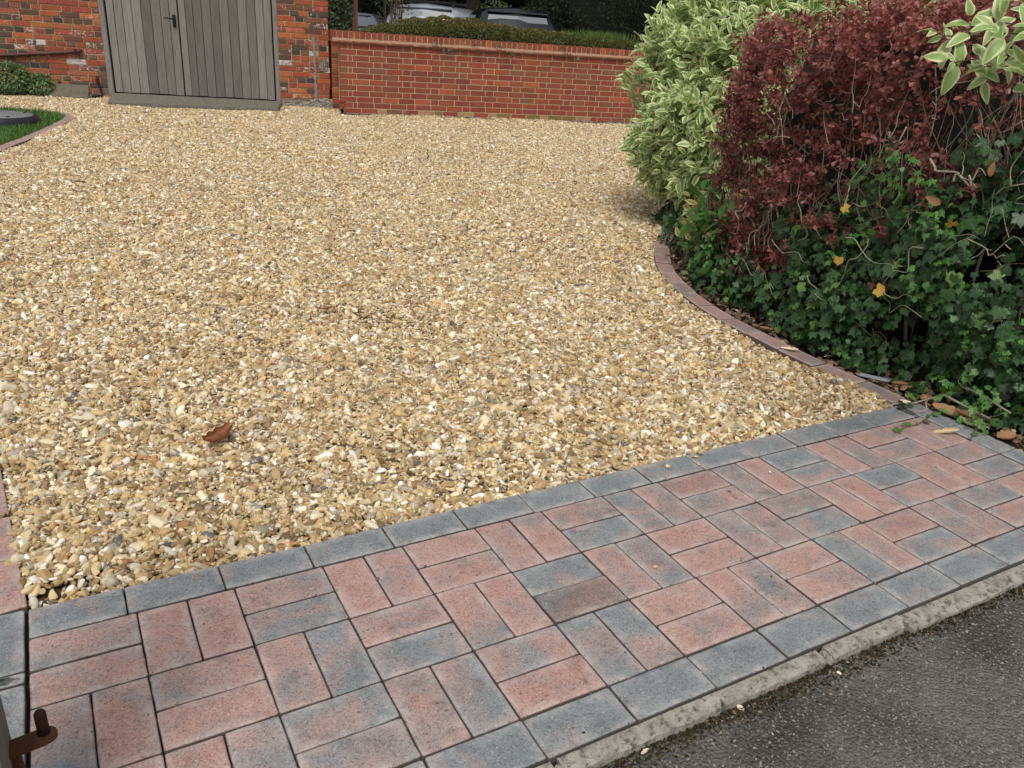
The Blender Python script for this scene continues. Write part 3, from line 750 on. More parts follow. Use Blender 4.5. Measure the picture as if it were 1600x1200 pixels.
for a, b, z0, k in lowbricks:
    if a < 4.62 and cnt < 300:
        cnt += 1; c = new_colour(k)
        al = .95 if k else random.choice((.0, .6, .9, .95, .95))
        if k == 0 and random.random() < .22: c = (.20, .14, .05)
        brick(low, MBN, a, b, z0, z0 + CW - .0085, (*c, al), .0009, random.uniform(-.001, .001))
    else:
        q = len(lv)
        for X_, Z_ in ((a, z0), (b, z0), (b, z0 + CW - .0085), (a, z0 + CW - .0085)): lv.append((X_, 0, Z_)); lv.append((X_, .02, Z_))
        lf.extend([(q, q + 2, q + 4, q + 6), (q, q + 1, q + 3, q + 2), (q + 2, q + 3, q + 5, q + 4), (q + 4, q + 5, q + 7, q + 6), (q + 6, q + 7, q + 1, q)])
o = obj('brickwork', npmesh('brickwork', lv, lf, smooth=False), MBN, low); o.color = (.28, .066, .036, 1); tag(o, kind='stuff')
# projecting tile course
x = -.10
while x < LW:
    o = obj('coping_tile', _bc.setdefault('tile', boxmesh('tile', (0, .262, -.036, .24, 0, .020), .004, 1, .0012, 3)), MBN, low, (x, random.uniform(-.004, .004), .869 + random.uniform(-.001, .001))); o.color = (.26, .08, .05, .55); x += .266
# sloped mortar fillet
bm = bmesh.new(); pv = None; rr = random.Random(4); n = 200
for i in range(n + 1):
    x = -.09 + (LW + .09) * i / n; q = [bm.verts.new((x, -.031 + rr.uniform(-.004, .003), .8895)), bm.verts.new((x, -.016 + rr.uniform(-.003, .003), .902 + rr.uniform(-.003, .003))), bm.verts.new((x, .004, .922 + rr.uniform(-.006, .003)))]
    if pv: bm.faces.new((pv[0], q[0], q[1], pv[1])); bm.faces.new((pv[1], q[1], q[2], pv[2]))
    pv = q
obj('mortar_fillet', bmm('mortar_fillet', bm, True), m_mortar('fillet_mortar', (.24, .145, .095), (.36, .24, .165)), low)
mortar_slab('mortar', low, (-.09, LW, .0065, .212, .8895, .992), MMN)
x = -.098; i = 0
while x < LW:
    wd = .0655 + random.uniform(-.001, .001)
    key = ('cap', i % 5)
    if key not in _bc: _bc[key] = boxmesh('cap_brick', (0, .0655, 0, .22, 0, .098), .004, 1, .0009, i)
    o = obj('coping_brick', _bc[key], MBN, low, (x, random.uniform(-.0015, .0015), .9035 + random.uniform(-.001, .001)), (0, random.gauss(0, .006), 0)); c = new_colour(5); o.color = (*[q * 1.0 for q in c], .8); x += wd + .0085; i += 1
# brick strip along the wall foot
strip = empty('wall_foot_edging', (*LOW_A, 0), LANG, label='dark purple brick strip along the foot of the low garden wall', cat='edging')
for i in range(27):
    o = obj('edging_brick', rect_paver(.2, .06, i % 3), None, strip, (.05 + .2 * i + .1, -.045, .004 + random.uniform(-.002, .002)), (0, 0, 0)); o.color = (.35 + random.uniform(-.2, .2), .7, 0, 1)

# ------------------------------------------------------------------ leaf templates
def T_ovate(L=1., W=.42, rows=(.0, .18, .42, .68, .88, 1.0), fold=.12, droop=.18, wave=.02, nx=5):
    V = []; rim = []; F = []; idx = []
    ac = np.array([-1, -.62, 0, .62, 1]) if nx == 5 else np.array([-1, 0, 1])
    for t in rows:
        w_ = W / 2 * (math.sin(math.pi * min(1, t ** .8)) ** .85 if 0 < t < 1 else 0)
        if w_ < 1e-4: idx.append([len(V)]); V.append((0, t * L, -droop * t * t)); rim.append(.55); continue
        row = []
        for a in ac: row.append(len(V)); V.append((a * w_, t * L, fold * abs(a) * w_ * 2 - droop * t * t + wave * math.sin(9 * t + a * 3) * abs(a))); rim.append(abs(a))
        idx.append(row)
    for r0, r1 in zip(idx[:-1], idx[1:]):
        if len(r0) == 1:
            for i in range(len(r1) - 1): F.append((r0[0], r1[i + 1], r1[i]))
        elif len(r1) == 1:
            for i in range(len(r0) - 1): F.append((r1[0], r0[i], r0[i + 1]))
        else:
            for i in range(len(r0) - 1): F.append((r0[i], r0[i + 1], r1[i + 1])); F.append((r0[i], r1[i + 1], r1[i]))
    return np.array(V), np.array(F), {'rim': np.array(rim)}
def T_ivy(k=0):
    rr = random.Random(k); pol = [(0, 1.0 + .25 * (k == 1)), (26, .68), (54, .86), (84, .62), (118, .70), (148, .52), (172, .22)]
    pts = [(a + rr.uniform(-4, 4), r * rr.uniform(.9, 1.1)) for a, r in pol]; out = pts + [(-a, r) for a, r in pts[:0:-1]]
    V = [(0, .12, .03)]; vein = [1]
    for i, (a, r) in enumerate(out):
        tip = i % 2 == 0 if i < 7 else (len(out) - i) % 2 == 0
        V.append((r * math.sin(R(a)) * .62, .35 * 0 + r * math.cos(R(a)) * .62 + .12, (-.10 * r * r if tip else .05))); vein.append(1 if tip else 0)
    n = len(out); F = [(0, 1 + (i + 1) % n, 1 + i) for i in range(n)]
    return np.array(V), np.array(F), {'vein': np.array(vein, float), 'rim': np.array([0] + [1] * n, float)}
def T_round():
    V = [(0, 0, 0), (-.20, .35, .05), (.20, .35, .05), (0, .5, -.03), (-.30, .72, .03), (.30, .72, .03), (0, .96, -.06)]
    F = [(0, 3, 1), (0, 2, 3), (1, 3, 4), (2, 5, 3), (3, 6, 4), (3, 5, 6)]
    return np.array(V), np.array(F), {'rim': np.array([0, 1, 1, 0, 1, 1, 1.])}
TD = T_ovate(W=.50, wave=.012); TDs = T_ovate(W=.5, nx=3, rows=(0, .25, .6, 1)); TR_ = T_round(); TI = [T_ivy(k) for k in range(7)]
TH = (np.array([(-.3, 0, 0), (.3, .1, .02), (.05, 1, -.1), (-.15, .6, .1)]), np.array([(0, 1, 2), (0, 2, 3)]), {'rim': np.zeros(4)})

def unit(a): return a / (np.linalg.norm(a, axis=-1, keepdims=True) + 1e-9)
def frames(D, Nn):
    D = unit(D); X = unit(np.cross(D, Nn)); Z = np.cross(X, D); return np.stack([X, D, Z], 2)     # columns side, tip, normal
def place(T, P, D, Nn, sz, rnd=None, asp=None):
    V, F, A = T; M = frames(D, Nn); n = len(P); rnd = rng.random(n) if rnd is None else rnd
    VV = np.einsum('nij,vj->nvi', M, V) * np.asarray(sz).reshape(-1, 1, 1) + P[:, None, :]
    FF = F[None] + (np.arange(n) * len(V))[:, None, None]
    at = {k: np.tile(a, n) for k, a in A.items()}; at['rnd'] = np.repeat(rnd, len(V))
    return VV.reshape(-1, 3), FF.reshape(-1, F.shape[1]), at
def join(parts):
    V = []; F = []; A = {}; o = 0
    for v, f, a in parts: V.append(v); F.append(f + o); o += len(v)
    for k in parts[0][2]: A[k] = np.concatenate([p[2][k] for p in parts])
    return np.concatenate(V), np.concatenate(F), A

def score(P):
    """size in view: in front of the lens and near"""
    d = P - np.array(CAM); z = d @ np.array(f_); x = d @ np.array(r_) / z; y = d @ np.array(u_) / z
    ok = (z > .2) & (abs(x) < .64) & (abs(y) < .48); return ok, z
def foliage(root, T, P, D, Nn, sz, depth, mat, nind=290, leafname='leaf', rnd=None, stuffname='foliage'):
    """the leaves that show largest become parts, the rest one stuff part"""
    Ts = T if isinstance(T, list) else [T]
    ok, z = score(P); key = np.where(ok, z * 1.0 + depth * 6, 1e9) / sz ** .5
    order = np.argsort(key); k = min(nind, int(ok.sum())); ind = order[:k] if nind else []; rest = order[k:] if nind else order
    M = frames(D, Nn); rl = Vector(root.location)
    cache = {}
    for i in ind:
        v = (random.randrange(len(Ts)), random.randrange(10))
        if v not in cache:
            V, F, A = Ts[v[0]]; cache[v] = npmesh(leafname, V, F, {**A, 'rnd': [random.random()] * len(V)}, mat=mat)
        m = Matrix([[*M[i][0], 0], [*M[i][1], 0], [*M[i][2], 0], [0, 0, 0, 1]])
        o = bpy.data.objects.new(leafname, cache[v]); COL.objects.link(o); o.parent = root
        o.location = Vector(P[i]) - rl; o.rotation_euler = m.to_euler(); s_ = float(sz[i]); o.scale = (s_, s_, s_)
    if len(rest):
        pick = rng.integers(0, len(Ts), len(rest)); parts = []
        for q, t in enumerate(Ts):
            r = rest[pick == q]
            if len(r): parts.append(place(t, P[r] - np.array(rl), D[r], Nn[r], sz[r], None if rnd is None else rnd[r]))
        V, F, A = join(parts); tag(obj(stuffname, npmesh(stuffname, V, F, A), mat, root), kind='stuff')
def rand_dir(n): return unit(rng.normal(size=(n, 3)))

# ------------------------------------------------------------------ right hedge ribbon
G = resample([(4.2, -1.0), (3.45, -.95), (3.14, -.65), (3.06, -.26), (3.01, .05), (3.01, .3), (3.05, .64), (3.1, 1.0), (3.17, 1.35), (3.32, 1.82), (3.56, 2.28), (3.82, 2.62), (4.1, 3.0), (4.6, 3.35), (5.3, 3.4)], .03)
GL = np.r_[0, np.cumsum(np.linalg.norm(np.diff(G, axis=0), axis=1))]
def ribbon(u):
    x = np.interp(u, GL, G[:, 0]); y = np.interp(u, GL, G[:, 1]); e = .04
    t = np.stack([np.interp(u + e, GL, G[:, 0]) - np.interp(u - e, GL, G[:, 0]), np.interp(u + e, GL, G[:, 1]) - np.interp(u - e, GL, G[:, 1])], 1); t = unit(t)
    return np.stack([x, y], 1), np.stack([-t[:, 1], t[:, 0]], 1)       # point, outward normal
def lump(u, h, s=0): return .045 * np.sin(u * 7 + 2 * np.sin(h * 5 + s) + s) + .035 * np.sin(h * 11 + u * 4 + s) + .02 * np.sin(u * 19 + s * 3) * np.sin(h * 17)
hb_u = [0, 1.5, 2.1, 2.45, 2.75, 3.0, 3.25, 3.65, 4.2]; hb_h = [1.05, 1.05, .92, .80, .57, .44, .36, .42, .5]
hi_u = [0, 1.6, 2.1, 2.45, 2.75, 3.05, 3.3, 3.7, 4.9, 6.4]; hi_h = [1.0, 1.0, .92, .82, .58, .42, .27, .20, .16, .15]

# ivy
ivy = empty('ivy', (3.15, .9, 0), label='dark green ivy mass climbing from the soil below the red leaved shrub', cat='ivy')
n = 30000; u = rng.uniform(.2, 6.2, n); h = rng.random(n) ** .9 * 1.12; hm = np.interp(u, hi_u, hi_h); k = h < hm + rng.normal(0, .05, n); k &= rng.random(n) < np.where(h > hm * .85, .6, 1)
u, h = u[k], h[k]; hm = hm[k]; dep = rng.exponential(.085, len(u))
hf = np.sin(u * 5.3 + 2) * np.sin(h * 9 + u * 3) + .6 * np.sin(u * 12 + h * 7) + .3 * np.sin(u * 27 - h * 21); k = ~((hf > .62) & (dep < .15) & (h > .14)); u, h, hm, dep = u[k], h[k], hm[k], dep[k]; p, o_ = ribbon(u)
out = .03 + lump(u, h, 1) - .10 * (h / hm) ** 2 * 0 + .08 * (1 - h / hm) ** 3 - dep - .15 * np.exp(-((u - 1.72) / .38) ** 2) * (h < .16)
P = np.c_[p + o_ * out[:, None], np.maximum(.008, h)]
NN = unit(np.c_[o_ * 1.0, np.full(len(u), .75)] + rng.normal(0, .42, (len(u), 3))); DD = unit(np.c_[o_ * .25, np.full(len(u), -.75)] + rng.normal(0, .5, (len(u), 3)))
sz = rng.lognormal(math.log(.040), .28, len(u)) * np.where(rng.random(len(u)) < .06, 1.35, 1) * np.interp(u, [3, 4], [1, .7])
foliage(ivy, TI, P, DD, NN, sz, dep, MIVY)
n = 420; cu = rng.uniform(1.7, 3.9, 34); ch_ = rng.random(34) * np.interp(cu, hi_u, hi_h); ci_ = rng.integers(0, 34, n); u = cu[ci_] + rng.normal(0, .035, n); h = np.clip(ch_[ci_] + rng.normal(0, .035, n), .02, 1.1); p, o_ = ribbon(u)
MIVB = m_leaf('young_ivy_leaf', (.05, .15, .03), (.10, .24, .045), rough=.4, trans=.25, vein=(.2, .32, .1))
V, F, A = place(TI[1], np.c_[p + o_ * (.07 + lump(u, h, 1) + rng.uniform(0, .03, n))[:, None], h] - np.array(ivy.location), unit(np.c_[o_ * .3, np.full(n, -.4)] + rng.normal(0, .6, (n, 3))), unit(np.c_[o_, np.full(n, .8)] + rng.normal(0, .4, (n, 3))), rng.uniform(.018, .034, n)); tag(obj('young_foliage', npmesh('young_foliage', V, F, A), MIVB, ivy), kind='stuff')
# creeping ivy runners onto the paving corner
def runner(pts, nleaf, label, sz=.04, z=.008, mat=MIVY):
    root = empty('ivy_runner', pts[0], label=label, cat='ivy')
    p0 = Vector(pts[0]); bm = bmesh.new(); tube(bm, [Vector(p) - p0 for p in pts], .0016, 5); obj('stem', bmm('stem', bm), MTB, root)
    for i in range(nleaf):
        t = i / max(1, nleaf - 1) * (len(pts) - 1.001); a = Vector(pts[int(t)]).lerp(Vector(pts[int(t) + 1]), t % 1)
        q = np.array([a]) + rng.normal(0, .008, (1, 3)); q[0, 2] = max(z, q[0, 2]) 
        me = npmesh('leaf', *place(TI[i % 4], q - np.array(p0), rand_dir(1) * (1, 1, .2), np.array([[0, 0, 1.]]) + rng.normal(0, .25, (1, 3)), [sz * random.uniform(.6, 1.15)]), mat=mat); obj('leaf', me, mat, root)
MIVB = m_leaf('young_ivy_leaf', (.06, .17, .03), (.10, .24, .045), rough=.4, trans=.2, vein=(.2, .32, .1))
runner([(3.0, .02, .02), (2.86, -.01, .008), (2.80, -.03, .006), (2.72, -.05, .006), (2.66, -.045, .006), (2.60, -.06, .006)], 9, 'thin ivy runner with bright leaves creeping over the red pavers at the corner', .032, mat=MIVB)
runner([(3.0, .12, .02), (2.90, .09, .012), (2.82, .05, .012), (2.76, .07, .012)], 6, 'ivy shoot with one broad dark leaf at the end of the charcoal border', .05, mat=MIVY)
runner([(3.03, -.15, .02), (2.95, -.12, .012), (2.88, -.16, .008), (2.80, -.2, .008)], 7, 'small green ivy shoot beside the rolled cream leaf', .03, mat=MIVB)

# barberry
bar = empty('barberry_shrub', (3.5, .8, 0), label='clipped red leaved barberry shrub above the ivy', cat='shrub')
n = 4300; u = rng.uniform(.3, 3.85, n); h = rng.uniform(.1, 1.44, n); hb = np.interp(u, hb_u, hb_h); k = (h > hb + rng.normal(0, .06, n)) & (h < 1.42 - .16 * np.clip((u - 2.6) / .9, 0, 1) + .02 * np.sin(u * 11))
# thinner fringe low down where the bare stems show
k &= rng.random(n) < np.interp(h - hb, [-.1, .0, .15, .4], [.12, .25, .6, 1]) * (.78 + .38 * np.sin(u * 9 + h * 4) * np.sin(h * 13 + u * 3))
u, h = u[k], h[k]; 
uc = np.r_[u, rng.normal(3.22, .11, 120), rng.normal(2.15, .06, 30), rng.normal(2.62, .04, 10), rng.normal(2.9, .04, 8), rng.normal(2.3, .1, 12)]; hc = np.r_[h, rng.normal(.27, .07, 120), rng.normal(.80, .05, 30), rng.normal(.5, .03, 10), rng.normal(.30, .03, 8), rng.normal(.5, .06, 12)]
u, h = uc, np.clip(hc, .05, 1.5); dep = rng.exponential(.07, len(u)); p, o_ = ribbon(u)
rnd_top = np.clip((h - 1.18) / .26, 0, 1.2)
out = .06 + lump(u, h, 2.5) - dep - .30 * rnd_top ** 2 - .10 * np.clip((u - 3.3) / .4, 0, 1)
P0 = np.c_[p + o_ * out[:, None], h]
# top surface behind the front edge
nt_ = 900; u2 = rng.uniform(.3, 3.6, nt_); p2, o2 = ribbon(u2); P2 = np.c_[p2 - o2 * rng.uniform(.15, .9, nt_)[:, None], 1.40 - .16 * np.clip((u2 - 2.6) / .9, 0, 1) + .03 * np.sin(u2 * 9) + rng.normal(0, .02, nt_) - rng.exponential(.04, nt_)]
P0 = np.concatenate([P0, P2]); O3 = np.concatenate([np.c_[o_, rnd_top * .9], np.c_[o2 * .2, np.ones(nt_)]]); dsp = np.r_[dep, np.full(nt_, .5)]; uu = np.r_[u, u2]
dirs = unit(O3 + np.array([0, 0, .25]) + rng.normal(0, .55, O3.shape)); tlen = rng.uniform(.06, .14, len(P0))
P, D, NN, sz, dep2, rn = [], [], [], [], [], []
for j in range(10):
    t = (j + .5) / 10; ring = unit(np.cross(dirs, rand_dir(len(P0)))); q = P0 + dirs * (tlen * (t - .3))[:, None]
    for kk in range(2):
        P.append(q + rng.normal(0, .006, q.shape)); s_ = ring if kk == 0 else -ring
        D.append(unit(s_ + dirs * .6 + rng.normal(0, .3, q.shape))); NN.append(unit(dirs + rng.normal(0, .45, q.shape) + np.array([0, 0, .4]))); sz.append(rng.uniform(.015, .031, len(q))); dep2.append(dsp)
        rn.append(np.clip(rng.random(len(q)) * .55 + .45 * np.clip((q[:, 2] - .9) / .5, 0, 1), 0, 1))
P, D, NN, sz, dep2, rn = map(np.concatenate, (P, D, NN, sz, dep2, rn))
foliage(bar, TR_, P, D, NN, sz, dep2, MBAR, rnd=rn)
def twigset(root, m_ind, specs, mat_list, name='twig'):
    for q, (pts, r0) in enumerate(specs):
        bm = bmesh.new(); n_ = len(pts); r0 = r0 * .75; tube(bm, [Vector(p) - root.location for p in pts], [r0 * (1 - .75 * i / (n_ - 1)) for i in range(n_)], 6)
        obj(name, bmm(name, bm, True), mat_list[q % len(mat_list)], root)
def rand_twig(u0, h0, du, dh, out0, wob=.03, n_=6):
    uu_ = u0 + np.linspace(0, du, n_) + np.r_[0, rng.normal(0, wob, n_ - 1)]; hh = h0 + np.linspace(0, dh, n_) + np.r_[0, rng.normal(0, wob, n_ - 1)]
    p, o = ribbon(uu_); oo = out0 + np.cumsum(rng.normal(0, wob * .5, n_)); Q = np.c_[p + o * oo[:, None], np.maximum(.01, hh)]
    m_ = (n_ - 1) * 4 + 1; t = np.linspace(0, n_ - 1, m_); i0 = np.clip(t.astype(int), 0, n_ - 2); f = (t - i0)[:, None]; g = lambda k: Q[np.clip(i0 + k, 0, n_ - 1)]
    C_ = .5 * (2 * g(0) + (g(1) - g(-1)) * f + (2 * g(-1) - 5 * g(0) + 4 * g(1) - g(2)) * f ** 2 + (3 * g(0) - g(-1) - 3 * g(1) + g(2)) * f ** 3)
    return [tuple(c) for c in C_]
sp = []
for i in range(190):
    u0 = rng.uniform(1.7, 3.7); hb0 = np.interp(u0, hb_u, hb_h); sp.append((rand_twig(u0, hb0 - rng.uniform(.05, .25), rng.normal(0, .22), rng.uniform(.15, .5), rng.uniform(-.12, .03), .014), rng.uniform(.0014, .0042)))
for i in range(170): sp.append((rand_twig(rng.uniform(1.8, 3.5), rng.uniform(.5, 1.2), rng.normal(0, .10), rng.uniform(-.05, .22), rng.uniform(.03, .13), .007, 5), rng.uniform(.0015, .003)))
twigset(bar, None, sp, [MTW, MTB, MTB, MTG])
# thick stems rising from the soil
sp = [(rand_twig(rng.uniform(1.6, 3.7), .0, rng.normal(0, .25), rng.uniform(.6, 1.2), -.30 + rng.uniform(-.15, .1), .02, 7), rng.uniform(.006, .013)) for i in range(26)]
twigset(bar, None, sp, [MTB, MTW], 'stem')
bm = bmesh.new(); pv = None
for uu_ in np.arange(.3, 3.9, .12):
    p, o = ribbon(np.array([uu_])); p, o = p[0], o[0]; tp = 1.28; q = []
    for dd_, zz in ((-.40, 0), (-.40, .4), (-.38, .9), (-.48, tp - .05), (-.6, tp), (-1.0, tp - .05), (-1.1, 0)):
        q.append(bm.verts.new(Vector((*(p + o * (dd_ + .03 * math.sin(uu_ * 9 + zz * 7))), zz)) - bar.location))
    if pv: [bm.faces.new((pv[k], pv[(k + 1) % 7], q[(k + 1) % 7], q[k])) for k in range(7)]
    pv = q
obj('shade_core', bmm('shade_core', bm), plain('hedge_core_shade', (.012, .010, .007), 1, var=.7, nscale=30, bump=.02), bar)  # solid near-black core added as the shrub's shaded interior, no modelled twigs
# pale bent dead twigs over the ivy
ivt = []
for (u0, h0, du, dh, r0) in ((2.45, .50, -.30, -.05, .0035), (2.15, .86, -.18, -.06, .006), (2.05, .80, -.12, .05, .006), (2.35, .52, .10, -.22, .004), (2.1, .55, .13, -.17, .004), (2.0, .5, -.1, -.16, .004), (2.9, .38, -.3, -.03, .003), (3.0, .40, .1, -.18, .003), (2.6, .30, -.15, -.1, .003), (2.2, .35, -.14, .02, .003), (2.95, .22, .2, .02, .0022), (2.5, .62, -.05, .22, .004), (2.3, .95, .05, -.25, .0045), (1.95, .62, -.2, .02, .003), (2.75, .62, -.1, -.22, .003), (3.12, .50, .05, -.16, .0035)):
    ivt.append((rand_twig(u0, h0, du, dh, .10, .016, 7), r0))
twigset(ivy, None, ivt, [MTG, MTG, MTW])
# trailing green stems of the ivy
twigset(ivy, None, [(rand_twig(rng.uniform(1.7, 3.8), rng.uniform(.02, .5), rng.normal(0, .2), rng.normal(0, .1), rng.uniform(.0, .08), .02), .0016) for i in range(40)], [MTW, MTB], 'trailing_stem')
# yellow and brown leaves caught in the ivy
def single_leaf(name, label, cat, pos, T, mat, size, rnd=None, face_cam=True, group=None, d=None, nrm=None):
    pos = Vector(pos); n_ = np.array([(CAM - pos).normalized()]) + rng.normal(0, .3, (1, 3)) if nrm is None else np.array([nrm], float)
    d_ = rand_dir(1) if d is None else np.array([d], float)
    me = npmesh(name, *place(T, np.zeros((1, 3)), d_, n_, [size], None if rnd is None else np.array([rnd])), mat=mat)
    return tag(obj(name, me, mat, None, pos), label, cat, group)
def at_uh(u, h, out=.12): p, o = ribbon(np.array([u])); return (*(p[0] + o[0] * out), h)
for lab, u_0, h_0, T, mt, s_ in (('bright yellow ivy leaf hanging over the darkest ivy hollow', 2.22, .36, TI[0], MYEL, .06),
                          ('pale yellow green ivy leaf right of the bent white twigs', 2.0, .66, TI[1], MYEL, .045),
                          ('orange yellow leaf caught in the ivy just below the barberry stems', 2.48, .62, TI[2], MYEL, .045),
                          ('yellowed ivy leaf with a red tip above the dark hollow', 2.44, .42, TI[3], MYEL, .045)):
    single_leaf('yellow_leaf', lab, 'leaf', at_uh(u_0, h_0), T, mt, s_)
for lab, u_0, h_0, s_ in (('long brown curled leaf hanging among the right hand ivy', 2.06, .72, .075), ('orange brown leaf near the right frame edge above the ivy', 1.93, .84, .06),
                          ('small brown leaf caught left of the red sprig in the ivy', 2.93, .23, .04), ('brown leaf tucked in the ivy below the red barberry clump', 3.2, .13, .045)):
    single_leaf('brown_leaf', lab, 'leaf', at_uh(u_0, h_0), TD, MBRN, s_ * .8)

# green bramble leaves in the gap between the two shrubs
brm = empty('bramble', (*ribbon(np.array([3.55]))[0][0], 0), label='broad bright green leaves filling the dark gap under the dogwood', cat='plant')
n = 46; u = rng.normal(3.52, .10, n); h = np.clip(rng.normal(.30, .11, n), .06, .55); p, o_ = ribbon(u); P = np.c_[p + o_ * (rng.uniform(-.02, .12, n))[:, None], h]
foliage(brm, TD, P, unit(np.c_[o_ * .5, np.full(n, -.5)] + rng.normal(0, .5, (n, 3))), unit(np.c_[o_, np.full(n, .9)] + rng.normal(0, .3, (n, 3))), rng.uniform(.07, .12, n), np.zeros(n), MGRN, 60)
twigset(brm, None, [(rand_twig(3.5, .02, rng.normal(0, .1), .4, .0, .02), .003) for _ in range(4)], [MTB], 'stem')

# dogwood
dog = empty('dogwood_shrub', (4.4, 2.75, 0), label='variegated dogwood shrub with cream edged green leaves beside the gravel', cat='shrub')
def superell(n, c, r, e=3.):
    d = rand_dir(n); k = (abs(d[:, 0] / r[0]) ** e + abs(d[:, 1] / r[1]) ** e + abs(d[:, 2] / r[2]) ** e) ** (-1 / e)
    P = d * k[:, None]; Nn = unit(np.sign(P) * (abs(P) / np.array(r)) ** (e - 1) / np.array(r)); return P + np.array(c), Nn
def sprays(P0, N0, dep, nl=8, s0=.075, s1=.132, L0=.11, L1=.22):
    dirs = unit(N0 * .9 + np.array([0, 0, .65]) + rng.normal(0, .38, P0.shape)); tl = rng.uniform(L0, L1, len(P0)); P, D, NN, sz, dd = [], [], [], [], []
    for j in range(nl // 2):
        t = (j + .3) / (nl / 2); a = unit(np.cross(dirs, rand_dir(len(P0)))); q = P0 + dirs * (tl * (t - .4))[:, None]
        for s_ in (a, -a):
            P.append(q); d_ = unit(s_ * (1.1 - .7 * t) + dirs * (.3 + .8 * t) + rng.normal(0, .18, q.shape) + np.array([0, 0, -.35 * (1 - t)]))
            D.append(d_); NN.append(unit(dirs * .8 + N0 * .6 + np.array([0, 0, .5]) + rng.normal(0, .3, q.shape))); sz.append(rng.uniform(s0, s1, len(q)) * (1 - .35 * t)); dd.append(dep)
    return tuple(map(np.concatenate, (P, D, NN, sz, dd)))
Pa, Na = superell(1500, (4.38, 2.72, .82), (.66, .66, .70)); Pb, Nb = superell(230, (4.05, 2.55, .52), (.36, .36, .36), 2.2); Pe, Ne = superell(260, (4.16, 2.98, .50), (.36, .36, .34), 2.2); Pb = np.concatenate([Pb, Pe]); Nb = np.concatenate([Nb, Ne]); Pc, Nc = superell(2000, (4.75, 1.2, 1.05), (.7, 1.7, .60), 4)
Pa = Pa + Na * lump(Pa[:, 0] * 2 + Pa[:, 1], Pa[:, 2], 4)[:, None]
kc = Pc[:, 2] > .9; Pc, Nc = Pc[kc], Nc[kc]
P0 = np.concatenate([Pa, Pb, Pc]); N0 = np.concatenate([Na, Nb, Nc]); dep = rng.exponential(.07, len(P0)); P0 = P0 - N0 * dep[:, None]; k = P0[:, 2] > .06; P0, N0, dep = P0[k], N0[k], dep[k]
P, D, NN, sz, dd = sprays(P0, N0, dep)
foliage(dog, [TD, T_ovate(W=.42, fold=.25, droop=.3, wave=.03), T_ovate(W=.38, fold=.1, droop=.05, wave=.03)], P, D, NN, sz, dd, MDOG)
bm = bmesh.new()
for i in range(60):
    a = Vector((4.4 + random.gauss(0, .12), 2.7 + random.gauss(0, .12), 0)); j = random.randrange(len(Pa)); b = Vector(Pa[j]); tube(bm, [a - dog.location, (a.lerp(b, .5) + Vector((0, 0, .12))) - dog.location, b - dog.location], [.008, .005, .002], 5)
obj('branch', bmm('branch', bm), plain('dark_red_bark', (.09, .03, .022), .6), dog)
# small separate yellowing clump at its foot
dgs = empty('dogwood_sucker', at_uh(3.86, 0, .03), label='small yellowing dogwood sucker growing at the brick edging below the big shrub', cat='plant')
n = 70; u = rng.normal(3.88, .07, n); h = np.clip(rng.normal(.24, .09, n), .05, .42); p, o_ = ribbon(u)
foliage(dgs, TD, np.c_[p + o_ * rng.uniform(-.03, .06, n)[:, None], h], unit(rng.normal(size=(n, 3)) * .6 + np.array([0, 0, .3]) + np.c_[o_, np.zeros(n)] * .5), unit(np.c_[o_, np.full(n, .6)] + rng.normal(0, .4, (n, 3))), rng.uniform(.04, .07, n), np.zeros(n), m_leaf('yellowing_leaf', (.25, .27, .09), (.36, .27, .06), edge=((.55, .52, .25), .6), trans=.3), 80)
twigset(dgs, None, [(rand_twig(3.88, .01, rng.normal(0, .06), .3, .0, .01), .0025) for _ in range(5)], [MTB], 'stem')
# near branch reaching in at the top right
nb = empty('dogwood_branch', (2.75, -.35, 1.3), label='near dogwood branch with large cream edged leaves at the top right corner', cat='branch')
tips = [(2.2, -.5, 1.16), (2.25, -.42, 1.22), (2.12, -.47, 1.31), (2.0, -.5, 1.2), (2.02, -.52, 1.28), (2.1, -.55, 1.25), (2.06, -.22, 1.235), (2.04, -.28, 1.18), (2.08, -.34, 1.16), (2.12, -.42, 1.20), (2.02, -.38, 1.245), (2.05, -.45, 1.16), (2.1, -.32, 1.27), (2.12, -.5, 1.27), (2.06, -.52, 1.22), (2.2, -.4, 1.3), (2.16, -.55, 1.18), (2.22, -.48, 1.24)]
bm = bmesh.new(); o3 = Vector(nb.location)
tips += [(x + random.gauss(0, .03), y + random.gauss(0, .03) - .06, z + random.gauss(0, .03)) for x, y, z in tips]
for t in tips: t = Vector(t); tube(bm, [Vector((0, 0, 0)), (Vector((2.4, -.42, 1.26)) - o3), t - o3], [.006, .004, .0015], 6)
obj('branch', bmm('branch', bm), plain('red_bark', (.10, .035, .03), .6), nb)
P0 = np.array(tips); N0 = unit(np.tile([[-1, .2, .1]], (len(tips), 1)) + rng.normal(0, .4, P0.shape)); P, D, NN, sz, dd = sprays(P0, N0, np.zeros(len(P0)), 6, .035, .078, .05, .09)
NN = unit(unit(np.array(CAM) - P) + np.array([0, 0, .8]) + rng.normal(0, .4, P.shape)); foliage(nb, [T_ovate(W=.44, fold=.22, droop=.28, wave=.035), T_ovate(W=.36, fold=.30, droop=.1, wave=.03), T_ovate(W=.5, fold=.08, droop=.4, wave=.04)], P, D, NN, sz, dd, m_leaf('near_dogwood_leaf', (.25, .38, .12), (.32, .45, .15), edge=((.70, .72, .40), .62), trans=.35), 200)

